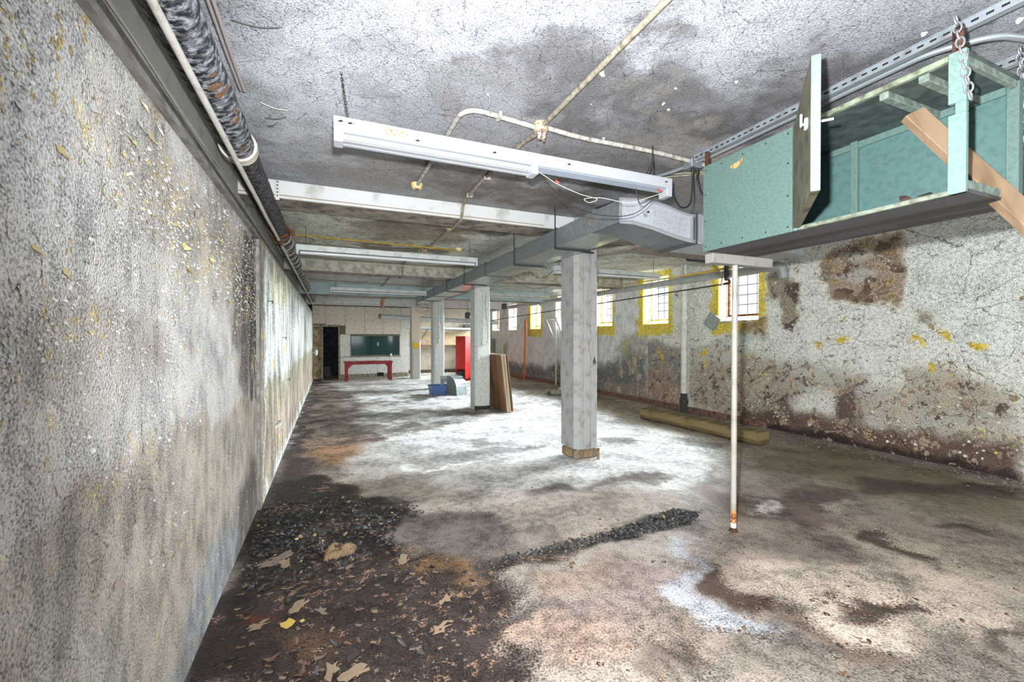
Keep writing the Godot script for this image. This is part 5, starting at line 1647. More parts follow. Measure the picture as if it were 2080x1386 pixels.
func make_pipes() -> void:
	# big wrapped pipe along the left wall
	var o := thing("insulated_pipe", "thick grey wrapped pipe running under the ceiling along the left wall", "pipe")
	var px := -0.585
	var py := 2.885
	var near := M("grey wrap", "b4b5ba", 0.6, 0.0, "tar", 2.0, 1.4, "soft", 1.6)
	var rust := M("rust scab", "8d6a50", 0.9, 0.0, "mottle", 3.0, 0.8, "fine", 3.0)
	var dark := M("dark wrap", "626265", 0.65, 0.0, "tar", 2.4, 1.2, "soft", 2.0)
	var far := M("far wrap", "a5a29a", 0.85, 0.0, "tar", 1.2, 1.4, "soft", 1.6)
	var lump := func(z0: float, z1: float, n: int, r: float, am: float) -> MB:
		var m := MB.new()
		var rr := []
		for i in n + 1:
			rr.append(r + rng.randf_range(-am, am))
		m.tube(wavy(px, py, z0, z1, n, am * 0.5), rr, 24)
		return m
	part("wrap", lump.call(1.5, -3.52, 70, 0.103, 0.003), near, o)
	part("wrap", lump.call(-3.50, -6.0, 30, 0.098, 0.002), dark, o)
	part("wrap", lump.call(-6.0, -16.9, 110, 0.105, 0.008), far, o)
	var mb: MB
	for i in 7:
		mb = MB.new()
		var z: float = [-2.28, -2.45, -2.56, -2.62, -2.86, -2.95, -3.3][i]
		var an: float = [-0.9, -0.8, -0.95, -0.7, -0.5, -0.6, -1.0][i]
		var c := V(px + cos(an) * 0.098, py + sin(an) * 0.098, z)
		mb.lathe(Transform3D(Basis.from_euler(V(rng.randf_range(-0.2, 0.2), 0, an - PI / 2)), c), [Vector2(0, 0.007), Vector2(0.012 + 0.006 * (i % 3), 0.006), Vector2(0.022 + 0.009 * (i % 4), 0.0)], 7 + i % 3)
		part("rust_patch", mb, rust, o)
	mb = MB.new()
	mb.lathe(Transform3D(Basis(V(1, 0, 0), V(0, 0, -1), V(0, 1, 0)), V(px, py, -3.46)), [Vector2(0.10, 0.0), Vector2(0.117, 0.004), Vector2(0.119, 0.06), Vector2(0.109, 0.068), Vector2(0.109, 0.09), Vector2(0.112, 0.10), Vector2(0.098, 0.12)], 28)
	part("collar", mb, M("white collar", "cfc6bb", 0.7, 0.0, "grime", 2.0), o, "white collar")
	for z in [-5.95, -6.15]:
		mb = MB.new()
		mb.lathe(Transform3D(Basis(V(1, 0, 0), V(0, 0, -1), V(0, 1, 0)), V(px, py, z)), [Vector2(0.09, 0.0), Vector2(0.114, 0.0), Vector2(0.114, 0.05), Vector2(0.09, 0.05)], 24)
		mb.bx(V(px + 0.10, py - 0.01, z - 0.06), V(px + 0.17, py + 0.02, z - 0.03), 0.003)
		part("clamp", mb, M("rusty clamp", "7a5236", 0.8, 0.3, "rusty", 2.0), o, "rusty clamp")
	mb = MB.new()
	for k in 26:
		var z := -6.4 - k * 0.4
		var ring := []
		for a in 16:
			var an := TAU * a / 16
			ring.append(V(px + cos(an) * 0.109, py + sin(an) * 0.109, z + cos(an) * 0.05))
		mb.tube(ring, 0.006, 5, true)
	part("binding_wire", mb, M("binding", "b5b0a4", 0.8), o, "", "stuff")
	# small pipe below it, with a rusty coupling
	var c := thing("conduit_pipe", "thin off-white pipe hung just below the wrapped pipe, rusty at its coupling", "pipe")
	mb = MB.new()
	mb.tube(wavy(-0.535, 2.652, 1.5, -16.95, 40, 0.003), 0.0155, 12)
	part("tube", mb, M("offwhite pipe", "c9c6be", 0.7, 0.0, "grime", 2.0), c)
	mb = MB.new()
	mb.tube([V(-0.535, 2.652, -5.45), V(-0.535, 2.652, -5.75)], 0.0185, 12)
	part("coupling", mb, M("rusty coupling", "8a5a3c", 0.85, 0.2, "rusty", 5.0), c, "rusty coupling")
	for z in [-1.6, -3.9, -6.3, -9.0, -12.0, -15.0]:
		mb = MB.new()
		mb.bar(V(-0.535, 2.665, z), V(-0.60, 2.80, z), 0.012, 0.003)
		part("hanger", mb, M("dark strap", "3d4043", 0.5, 0.5), c)
	# wires on the strip above the ledge and beside the pipe
	mb = MB.new()
	mb.tube(spline(wavy(-0.78, 2.845, 0.8, -5.6, 16, 0.012), 5), 0.005, 6)
	tag(part("cable", mb, M("pale cable", "bab7ac", 0.7)), "thin pale cable pinned along the strip above the left wall's ledge", "cable")
	var c2 := thing("copper_tube", "pair of thin pinkish tubes lying along the wrapped pipe near the ceiling", "tube")
	for x in [-0.475, -0.455]:
		mb = MB.new()
		mb.tube(wavy(x, 2.985, 1.0, -2.9, 12, 0.003), 0.008, 8)
		part("tube", mb, M("pink grey tube", "a79d9a", 0.5, 0.2), c2)
	mb = MB.new()
	mb.tube(spline([V(-0.50, 2.97, -2.0), V(-0.45, 2.955, -2.0), V(-0.43, 2.975, -2.0), V(-0.44, 3.0, -2.0)]), 0.004, 6)
	part("tie", mb, M("white tie", "dddcd8", 0.6), c2)
	# bits of wire poking out of the ceiling beside it
	for q in [[-0.42, -2.35, -0.22, -2.33, "4a4846"], [-0.40, -3.1, -0.25, -3.15, "c8c4b4"], [-0.40, -3.3, -0.27, -3.25, "55524e"], [-0.40, -3.42, -0.33, -3.35, "55524e"]]:
		mb = MB.new()
		mb.tube(spline([V(q[0], 3.03, q[1]), V((q[0] + q[2]) / 2, 3.025, (q[1] + q[3]) / 2 - 0.01), V(q[2], 3.035, q[3])]), 0.0028, 6)
		tag(part("wire_stub", mb, M("wire " + q[4], q[4], 0.6)), ["dark wire stub under the ceiling, nearest of those beside the wrapped pipe", "pale wire stub under the ceiling just before the white pipe collar", "long dark wire stub beside the white pipe collar", "short dark wire stub touching the white pipe collar"][[-2.35, -3.1, -3.3, -3.42].find(q[1])], "wire")
	# perforated bracket at the first beam
	var bk := thing("perforated_bracket", "small perforated metal strip fixed where the first beam meets the wrapped pipe", "bracket", V(-0.46, 2.95, -4.62))
	mb = MB.new()
	mb.bx(V(-0.018, -0.09, -0.002), V(0.018, 0.10, 0.002), 0.001)
	part("strip", mb, M("zinc strip", "c4c3bf", 0.5, 0.4), bk)
	for k in 5:
		mb = MB.new()
		mb.bx(V(-0.006, -0.055 + k * 0.033, 0.0015), V(0.006, -0.042 + k * 0.033, 0.003), 0.0005)
		part("slot", mb, M("black hole", "131212", 0.9), bk)
	# right wall: wide grey pipe under the ceiling
	var g := thing("wall_pipe", "wide grey pipe crossing in front of the windows, its elbow by the nearest window", "pipe")
	var grey := M("grey pipe", "a4a8a6", 0.6, 0.1, "grime", 0.8)
	mb = MB.new()
	mb.tube(bend([V(6.63, 2.775, -17.9), V(6.63, 2.70, -4.72)], 0.1), 0.066, 18)
	part("tube", mb, grey, g)
	mb = MB.new()
	mb.tube(bend([V(6.63, 2.702, -4.82), V(6.63, 2.70, -4.58), V(6.66, 2.50, -4.58)], 0.09, 8), 0.074, 18)
	part("elbow", mb, grey, g)
	for z in [-6.65, -9.9, -13.0]:
		mb = MB.new()
		mb.tube([V(6.63, 2.71, z - 0.06), V(6.63, 2.71, z + 0.06)], 0.078, 16)
		mb.bx(V(6.62, 2.76, z - 0.01), V(6.64, CEIL, z + 0.01), 0.001)
		part("coupling", mb, grey, g)
	var yp := thing("yellow_gas_pipe", "thin yellow pipe resting on top of the wide grey wall pipe", "pipe")
	mb = MB.new()
	mb.tube([V(6.62, 2.803, -5.35), V(6.62, 2.808, -6.62)], 0.022, 10)
	mb.tube(bend([V(6.60, 2.80, -6.62), V(6.62, 2.86, -9.0), V(6.62, 2.88, -16.0)], 0.2), 0.012, 8)
	part("tube", mb, M("ochre yellow", "c9ac55", 0.6, 0.0, "grime", 1.5), yp)
	var rd := thing("iron_rod", "thin dark iron pipe sloping across the windows below the wide grey pipe", "pipe")
	mb = MB.new()
	mb.tube([V(6.52, 2.31, -17.5), V(6.50, 2.512, -5.50)], 0.0135, 10)
	part("tube", mb, M("dark iron", "4a4b4c", 0.6, 0.4), rd)
	mb = MB.new()
	mb.tube(bend([V(6.50, 2.512, -5.56), V(6.50, 2.515, -5.42), V(6.46, 2.62, -5.46), V(6.46, 2.84, -5.47)], 0.06), 0.02, 10)
	part("elbow", mb, M("rusty iron", "5a3d33", 0.8, 0.4, "rusty", 3.0), rd, "rusty elbow")
	for q in [[-9.2, 2.45], [-12.9, 2.39]]:
		mb = MB.new()
		mb.tube([V(6.5, q[1], q[0]), V(6.5, CEIL, q[0])], 0.004, 6)
		part("hanger", mb, M("dark iron", ""), rd)
	var bp := thing("black_pipe", "black square-bent gas pipe dropping from the duct towards the nearest window", "pipe")
	mb = MB.new()
	mb.tube(bend([V(5.53, CEIL, -5.47), V(5.53, 2.865, -5.47), V(6.42, 2.845, -5.47), V(6.45, 2.845, -5.47)], 0.02, 3), 0.027, 12)
	part("tube", mb, M("black iron", "3a3c42", 0.5, 0.3), bp)
	mb = MB.new()
	mb.bx(V(6.41, 2.56, -5.50), V(6.49, 2.86, -5.42), 0.02)
	part("valve", mb, M("black iron", ""), bp)
	mb = MB.new()
	mb.tube([V(6.10, 2.835, -5.47), V(6.36, 2.66, -5.47), V(6.36, 2.46, -5.50)], 0.012, 8)
	part("brace", mb, M("tan brace", "9a8c66", 0.7), bp)
	# drain down the right wall
	var dp := thing("drain_pipe", "white painted cast iron drain pipe standing on the right wall between the two nearest windows", "pipe", V(6.72, 0, -6.72))
	var wp := M("white drain", "d5d8cf", 0.7, 0.0, "grime", 0.9)
	mb = MB.new()
	mb.tube([V(0, 0, 0), V(0, CEIL, 0)], 0.062, 18)
	part("tube", mb, wp, dp)
	mb = MB.new()
	mb.lathe(XF(V(0, 1.92, 0)), [Vector2(0.06, 0), Vector2(0.083, 0.005), Vector2(0.083, 0.085), Vector2(0.06, 0.095)], 18)
	part("collar", mb, wp, dp)
	mb = MB.new()
	mb.lathe(XF(V(0, 0.0, 0)), [Vector2(0.066, 0), Vector2(0.066, 0.16), Vector2(0.085, 0.17), Vector2(0.085, 0.25), Vector2(0.066, 0.32), Vector2(0.063, 0.40)], 18)
	part("mouldy_foot", mb, M("mouldy foot", "4e4a42", 0.9, 0.0, "dirty", 3.0), dp, "black mouldy foot")
	for q in [[6.76, -11.85, 0.045], [6.77, -12.25, 0.025]]:
		mb = MB.new()
		mb.tube([V(q[0], 0, q[1]), V(q[0], 2.7, q[1])], q[2], 12)
		tag(part("riser_pipe", mb, wp), ["thick white riser pipe on the right wall just left of the nearest column", "thin white riser pipe beside the thick one, under the white bracket"][0 if q[2] > 0.03 else 1], "pipe")

func strip(called: String, label: String, at: Vector3, len: float, far := true) -> Node3D:
	var o := thing(called, label, "lamp", at, "fluorescent strip lights")
	var white := M("lamp white", "a6a8ac", 0.4, 0.1)
	var dull := M("lamp dull white", "c3c8c6", 0.5, 0.1, "grime", 1.0)
	var w: Material = dull if far else white
	var mb := MB.new()
	mb.bx(V(0, -0.035, -0.05), V(len, 0.04, 0.05), 0.004)
	part("housing", mb, w, o)
	for s in [-0.024, 0.024]:
		mb = MB.new()
		mb.tube([V(0.05, -0.062, s), V(len - 0.05, -0.062, s)], 0.017, 10)
		part("tube", mb, M("tube glass", "d2d4d6", 0.2), o)
	for x in [0.0, len - 0.035]:
		mb = MB.new()
		mb.bx(V(x, -0.085, -0.048), V(x + 0.035, -0.03, 0.048), 0.004)
		part("lampholder", mb, w, o)
	for x in [0.12, len - 0.12]:
		mb = MB.new()
		mb.tube([V(x, 0.04, 0), V(x, CEIL - at.y, 0)], 0.004, 6)
		part("hanger", mb, M("dark iron", "4a4b4c", 0.6, 0.4), o)
	return o

func make_lights() -> void:
	# nearest strip light: left half still has its tubes, right half is bare with loose wires
	var o := thing("strip_light", "white strip light on chains close to the viewer, right half bare with loose wires", "lamp", V(0.02, 2.735, -2.62), "fluorescent strip lights")
	var white := M("lamp white", "a6a8ac", 0.4, 0.1)
	var len := 2.42
	var mb := MB.new()
	mb.prism(Transform3D(Basis(V(0, 0, -1), V(0, 1, 0), V(1, 0, 0)), Vector3.ZERO), PackedVector2Array([Vector2(-0.055, -0.035), Vector2(0.055, -0.035), Vector2(0.055, 0.045), Vector2(0.045, 0.05), Vector2(-0.045, 0.05), Vector2(-0.055, 0.045)]), len)
	part("housing", mb, white, o)
	mb = MB.new()
	mb.bx(V(1.27, -0.04, -0.045), V(len - 0.02, -0.034, 0.047), 0.001)
	part("bare_channel", mb, M("channel blue white", "a2abb8", 0.4, 0.1), o)
	mb = MB.new()
	mb.bx(V(1.27, -0.0375, 0.047), V(len - 0.06, -0.030, 0.0565), 0.001)
	part("channel_lip", mb, M("grey lip", "8d9299", 0.5, 0.2), o)
	for s in [-0.022, 0.03]:
		mb = MB.new()
		mb.tube([V(0.05, -0.058, s), V(1.24, -0.058, s)], 0.0185, 14)
		part("tube", mb, M("tube glass", "d2d4d6", 0.2), o)
	mb = MB.new()
	mb.bx(V(0.05, -0.075, -0.052), V(1.24, -0.068, 0.05), 0.002)
	part("reflector_lip", mb, M("reflector grey", "a9adb3", 0.4, 0.3), o)
	for x in [0.0, 1.215, len - 0.05]:
		mb = MB.new()
		mb.bx(V(x, -0.092, -0.04), V(x + 0.05, -0.03, 0.057), 0.004)
		part("lampholder", mb, white, o)
	mb = MB.new()
	mb.bx(V(0.27, -0.01, 0.0545), V(0.40, 0.028, 0.0565), 0.0004)
	part("label_plate", mb, M("rusty label", "bfa58a", 0.7, 0.0, "dirty", 6.0), o, "rust stained paper label")
	for q in [[0.035, 0.02], [0.085, 0.017], [0.46, -0.012], [0.95, 0.0], [1.5, 0.012], [2.36, 0.014]]:
		mb = MB.new()
		mb.prism(XF(V(q[0], q[1], 0.0535)), PackedVector2Array([Vector2(-0.016, -0.002), Vector2(0.0, -0.007), Vector2(0.016, -0.001), Vector2(0.004, 0.007)]), 0.003)
		part("knockout", mb, M("black hole", "131212", 0.9), o)
	mb = MB.new()
	chain(mb, V(0.08, 0.045, 0), V(0.04, CEIL - 2.735, 0.0), 0.022, 0.0022, 0.006)
	part("chain", mb, M("dark chain", "3c3a36", 0.6, 0.4), o)
	mb = MB.new()
	chain(mb, V(2.28, 0.045, 0), V(2.31, CEIL - 2.735, -0.04), 0.022, 0.0022, 0.006)
	chain(mb, V(2.20, 0.045, 0), V(2.30, 0.2, -0.02), 0.022, 0.0022, 0.006)
	part("chain", mb, M("dark chain", ""), o)
	mb = MB.new()
	mb.tube(spline([V(1.24, -0.05, 0.03), V(1.32, -0.09, 0.04), V(1.42, -0.12, 0.02), V(1.62, -0.16, 0.0), V(1.78, -0.17, -0.02), V(1.72, -0.20, -0.03), V(1.66, -0.19, 0.0), V(1.80, -0.165, 0.0), V(2.05, -0.17, 0.0), V(2.2, -0.12, 0.0), V(2.36, -0.06, 0.02)]), 0.0019, 6)
	part("loose_wire", mb, M("white wire", "dcd8cc", 0.5), o, "loose white wire")
	mb = MB.new()
	mb.tube(spline([V(1.28, -0.06, 0.02), V(1.45, -0.15, -0.05), V(1.7, -0.24, -0.1), V(2.0, -0.25, -0.1), V(2.2, -0.2, -0.08), V(2.34, -0.06, 0.0)]), 0.003, 6)
	mb.tube(spline([V(2.1, -0.06, 0.02), V(2.15, -0.16, 0.0), V(2.24, -0.12, 0.0), V(2.36, -0.05, 0.02)]), 0.003, 6)
	part("loose_wire", mb, M("black wire", "26262a", 0.5), o, "loose black wire")
	for p in [V(1.44, -0.115, 0.02), V(2.33, -0.06, 0.03)]:
		mb = MB.new()
		mb.lathe(XF(p, V(0, 0, 60)), [Vector2(0, 0.0), Vector2(0.009, 0.003), Vector2(0.006, 0.03), Vector2(0, 0.032)], 10)
		part("wire_nut", mb, M("red cap", "c53a30", 0.5), o, "red wire cap")
	# the others down the hall
	strip("strip_light", "dusty strip light in the second ceiling bay, over the left half of the hall", V(-0.42, 2.76, -6.42), 2.55)
	strip("strip_light", "dusty strip light in the third ceiling bay, left of the duct", V(0.0, 2.72, -11.1), 2.3)
	strip("strip_light", "faint strip light just before the end partition", V(0.05, 2.74, -15.45), 2.4)
	strip("strip_light", "pale strip light right of the nearest column, in front of the windows", V(3.5, 2.74, -6.45), 2.3)
	strip("strip_light", "faint strip light right of the duct in the third bay", V(3.6, 2.74, -11.1), 2.3)

func make_conduits() -> void:
	# painted conduits meeting at a junction box
	var cw := M("painted conduit", "bab8b2", 0.8, 0.0, "dirty", 2.5, 0.2, "fine", 5.0)
	var ct := M("tan conduit", "9a9484", 0.8, 0.0, "dirty", 2.5, 0.2, "fine", 5.0)
	var o := thing("ceiling_conduit", "painted conduits crossing the ceiling and meeting at a rusty junction box", "conduit")
	var y := CEIL - 0.02
	var mb := MB.new()
	mb.tube([V(1.37, y, 0.8), V(1.37, y, -1.3), V(1.37, y - 0.006, -2.66)], 0.0165, 12)
	part("tube", mb, ct, o)
	mb = MB.new()
	mb.tube(bend([V(1.40, y, -2.70), V(1.7, y - 0.01, -2.72), V(2.4, y, -2.71), V(3.0, y - 0.02, -2.72)], 0.2), 0.0165, 12)
	part("tube", mb, cw, o)
	mb = MB.new()
	mb.tube(bend([V(1.36, y - 0.02, -2.70), V(1.28, y, -2.72), V(0.80, y, -2.66), V(0.785, y, -4.20)], 0.16, 8), 0.0165, 12)
	part("tube", mb, cw, o)
	mb = MB.new()
	mb.tube(bend([V(1.37, y - 0.03, -2.74), V(1.36, y, -2.95), V(1.33, y, -3.9), V(1.35, y, -4.55), V(1.355, 2.87, -4.63), V(1.36, 2.865, -5.06), V(1.40, y, -5.12), V(1.45, y, -5.6)], 0.1, 5), 0.0165, 12)
	part("tube", mb, ct, o)
	mb = MB.new()
	mb.tube(bend([V(1.52, y, -5.62), V(1.50, y, -7.15)], 0.1), 0.0145, 10)
	mb.tube(bend([V(1.40, y, -7.3), V(1.36, y, -8.9), V(1.36, 2.80, -8.94), V(1.36, 2.80, -9.36), V(1.36, y, -9.4), V(1.36, y, -12.6)], 0.08), 0.0145, 10)
	part("tube", mb, ct, o)
	var jb := M("junction box", "b9ab93", 0.8, 0.2, "rusty", 3.0)
	mb = MB.new()
	mb.lathe(XF(V(1.37, CEIL - 0.06, -2.70)), [Vector2(0, 0.0), Vector2(0.045, 0.0), Vector2(0.052, 0.01), Vector2(0.052, 0.06)], 16)
	part("junction_box", mb, jb, o)
	for q in [[1.355, -2.69, 0.020, 0.055], [1.40, -2.715, 0.016, 0.05]]:
		mb = MB.new()
		mb.lathe(XF(V(q[0], CEIL - 0.06 - q[3], q[1])), [Vector2(0, 0), Vector2(q[2] * 0.8, 0), Vector2(q[2] * 0.8, 0.02), Vector2(q[2], 0.022), Vector2(q[2], q[3])], 12)
		part("connector", mb, M("zinc connector", "bfbdb6", 0.5, 0.4, "rusty", 5.0), o)
	for q in [[1.05, -2.69], [1.35, -3.75], [1.35, -4.3]]:
		mb = MB.new()
		mb.box(XF(V(q[0], CEIL - 0.02, q[1]), V(0, 0 if q[0] < 1.2 else 90, 0)), V(0.022, 0.04, 0.07), 0.003)
		part("saddle", mb, cw, o)
	for q in [[1.47, -5.62], [1.46, -7.2], [1.36, -9.5], [1.36, -12.6]]:
		mb = MB.new()
		mb.lathe(XF(V(q[0], CEIL - 0.07, q[1])), [Vector2(0, 0.0), Vector2(0.04, 0.0), Vector2(0.05, 0.015), Vector2(0.05, 0.07)], 12)
		part("junction_box", mb, jb, o)
	# lampholders
	var lh := M("cream ceramic", "d8c48c", 0.5, 0.0, "grime", 3.0)
	for q in [[0.785, CEIL - 0.05, -4.23, "cream ceiling lampholder at the end of the bent conduit"], [1.98, CEIL - 0.06, -6.95, "small cream lampholder beyond the first beam, by the yellow pipe"]]:
		var l := thing("lampholder", q[3], "lampholder", V(q[0], q[1], q[2]))
		mb = MB.new()
		mb.lathe(XF(Vector3.ZERO), [Vector2(0, 0.005), Vector2(0.025, 0.005), Vector2(0.03, -0.004), Vector2(0.042, 0.0), Vector2(0.055, 0.03), Vector2(0.058, 0.05)], 18)
		part("base", mb, lh, l)
		mb = MB.new()
		mb.lathe(XF(V(0, -0.008, 0)), [Vector2(0, 0.0), Vector2(0.018, 0.0), Vector2(0.022, 0.012)], 12)
		part("socket", mb, M("dark socket", "6b5f48", 0.6), l)
	var hl := thing("pendant_lamp", "small rusty pendant lamp hanging before the end partition", "lamp", V(1.5, 2.74, -13.9))
	mb = MB.new()
	mb.tube([V(0, 0.0, 0), V(0, CEIL - 2.74, 0)], 0.006, 6)
	part("stem", mb, ct, hl)
	mb = MB.new()
	mb.lathe(XF(V(0, -0.26, 0)), [Vector2(0, 0), Vector2(0.045, 0.0), Vector2(0.05, 0.12), Vector2(0.075, 0.13), Vector2(0.07, 0.17), Vector2(0.04, 0.26), Vector2(0, 0.27)], 14)
	part("cage", mb, M("rusty beige", "b58f78", 0.8, 0.0, "rusty", 4.0), hl)
	# yellow pipe and wires across the second bay
	mb = MB.new()
	mb.tube([V(-0.45, 3.0, -6.74), V(1.0, 3.01, -6.86), V(2.0, 3.01, -6.94)], 0.014, 8)
	tag(part("yellow_pipe", mb, M("dull yellow pipe", "b59a3e", 0.7, 0.0, "dirty", 1.5)), "dull yellow pipe across the second ceiling bay", "pipe")
	mb = MB.new()
	mb.tube(spline([V(-0.45, 3.0, -6.77), V(-0.2, 2.94, -6.7), V(-0.38, 2.80, -6.44)]), 0.004, 6)
	tag(part("sagging_wire", mb, M("dark wire", "3b3a38", 0.6)), "dark wire sagging from the wrapped pipe to the second strip light", "wire")
	mb = MB.new()
	mb.tube(spline([V(-0.48, 2.87, -8.85), V(-0.3, 2.86, -8.86), V(-0.16, 2.88, -8.87), V(-0.08, 3.0, -8.87), V(0.05, 3.02, -8.87), V(1.0, 3.02, -8.88), V(2.35, 3.02, -8.88)]), 0.012, 8)
	tag(part("bent_conduit", mb, M("olive white conduit", "b3ae95", 0.7)), "pale conduit with an S bend on the face of the second beam", "conduit")
	for q in [[2.98, -7.3, "dark cable crossing the ceiling before the second beam"], [3.0, -11.9, "dark cable crossing the ceiling before the third beam"], [2.95, -14.4, "dark cable crossing the ceiling in the last bay"]]:
		mb = MB.new()
		mb.tube(spline([V(-0.5, q[0] + 0.03, q[1]), V(0.8, q[0], q[1]), V(2.36, q[0] + 0.01, q[1] - 0.1)]), 0.009, 6)
		tag(part("ceiling_cable", mb, M("brown cable", "6a6456", 0.7)), q[2], "cable")
	# slotted channels that carry the cabinet's chains, with conduit alongside
	var zinc := M("zinc channel", "a9b0b5", 0.45, 0.6, "grime", 1.5)
	var hole := M("black hole", "131212", 0.9)
	for q in [[2.80, 0.3, -2.68, "long slotted zinc channel on the ceiling above the cabinet front"], [3.40, 0.3, -1.20, "slotted zinc channel on the ceiling at the cabinet's rear, by the frame's edge"]]:
		var s := thing("slotted_channel", q[3], "metal channel")
		mb = MB.new()
		mb.bx(V(q[0] - 0.022, CEIL - 0.043, q[2]), V(q[0] + 0.022, CEIL - 0.003, q[1]), 0.003)
		mb.bx(V(q[0] - 0.030, CEIL - 0.006, q[2]), V(q[0] + 0.030, CEIL, q[1]), 0.001)
		part("channel", mb, zinc, s)
		var n := int((q[1] - q[2]) / 0.05)
		for k in n:
			var z: float = q[2] + 0.03 + k * 0.05
			mb = MB.new()
			mb.bx(V(q[0] - 0.0235, CEIL - 0.028, z - 0.013), V(q[0] - 0.021, CEIL - 0.018, z + 0.013), 0.001)
			part("slot", mb, hole, s)
	var gc := thing("grey_conduit", "grey steel conduit running beside the slotted channel above the cabinet", "conduit")
	mb = MB.new()
	mb.tube(bend([V(3.9, CEIL - 0.068, -0.72), V(2.93, CEIL - 0.064, -0.98), V(2.87, CEIL - 0.03, -1.2), V(2.86, CEIL - 0.03, -2.65)], 0.08), 0.0165, 12)
	part("tube", mb, M("steel conduit", "a3aaad", 0.4, 0.6), gc)
	mb = MB.new()
	mb.tube(bend([V(2.84, CEIL - 0.03, -2.60), V(2.80, CEIL - 0.045, -2.9), V(2.70, CEIL - 0.02, -3.3)], 0.1), 0.016, 10)
	part("tube", mb, M("steel conduit", ""), gc)
	var ob := thing("outlet_box", "grey steel outlet box on the ceiling with two black plugs", "outlet", V(2.83, CEIL - 0.06, -2.74))
	mb = MB.new()
	mb.bx(V(-0.06, -0.02, -0.05), V(0.06, 0.055, 0.05), 0.008)
	part("box", mb, M("steel box", "8f969b", 0.45, 0.6), ob)
	for x in [-0.02, 0.03]:
		mb = MB.new()
		mb.lathe(XF(V(x, -0.075, 0.02)), [Vector2(0, 0), Vector2(0.006, 0.0), Vector2(0.013, 0.02), Vector2(0.015, 0.055), Vector2(0, 0.056)], 10)
		part("plug", mb, M("black plug", "1d1d20", 0.5), ob)
	var bl := M("black rubber", "1e1e21", 0.45)
	mb = MB.new()
	mb.tube(spline([V(2.81, CEIL - 0.13, -2.72), V(2.815, 2.80, -2.73), V(2.80, 2.68, -2.74), V(2.70, 2.63, -2.72), V(2.60, 2.65, -2.68), V(2.50, 2.72, -2.64), V(2.43, 2.76, -2.62)]), 0.007, 8)
	tag(part("power_cord", mb, bl), "black cord looping from the ceiling outlet to the white strip light", "cord")
	mb = MB.new()
	mb.tube(spline([V(2.86, CEIL - 0.13, -2.72), V(2.865, 2.86, -2.72), V(2.92, 2.78, -2.72), V(3.05, 2.72, -2.72), V(3.2, 2.70, -2.72)]), 0.007, 8)
	tag(part("power_cord", mb, bl), "black cord running from the ceiling outlet behind the teal cabinet", "cord")
	for k in 2:
		mb = MB.new()
		mb.tube([V(2.55 + k * 0.08, CEIL - 0.012, -3.25 - 0.05 * k), V(3.4, CEIL - 0.012, -2.70 - 0.03 * k)], 0.008, 8)
		tag(part("tan_conduit", mb, ct), ["tan surface conduit slanting over the ceiling above the silver elbow", "second tan surface conduit, just behind the first above the silver elbow"][k], "conduit")
	# conduits on the ceiling right of the nearest column
	for k in 3:
		mb = MB.new()
		mb.tube([V(5.3 + k * 0.06, CEIL - 0.02, -5.2), V(4.25 + k * 0.05, CEIL - 0.02, -6.9), V(3.6 + k * 0.05, CEIL - 0.02, -8.5)], 0.011, 8)
		tag(part("ceiling_tube", mb, ct), ["leftmost of three tan tubes bunched on the ceiling right of the nearest column", "middle of three tan tubes bunched on the ceiling right of the nearest column", "rightmost of three tan tubes bunched on the ceiling right of the nearest column"][k], "conduit", "bunched tan ceiling tubes")

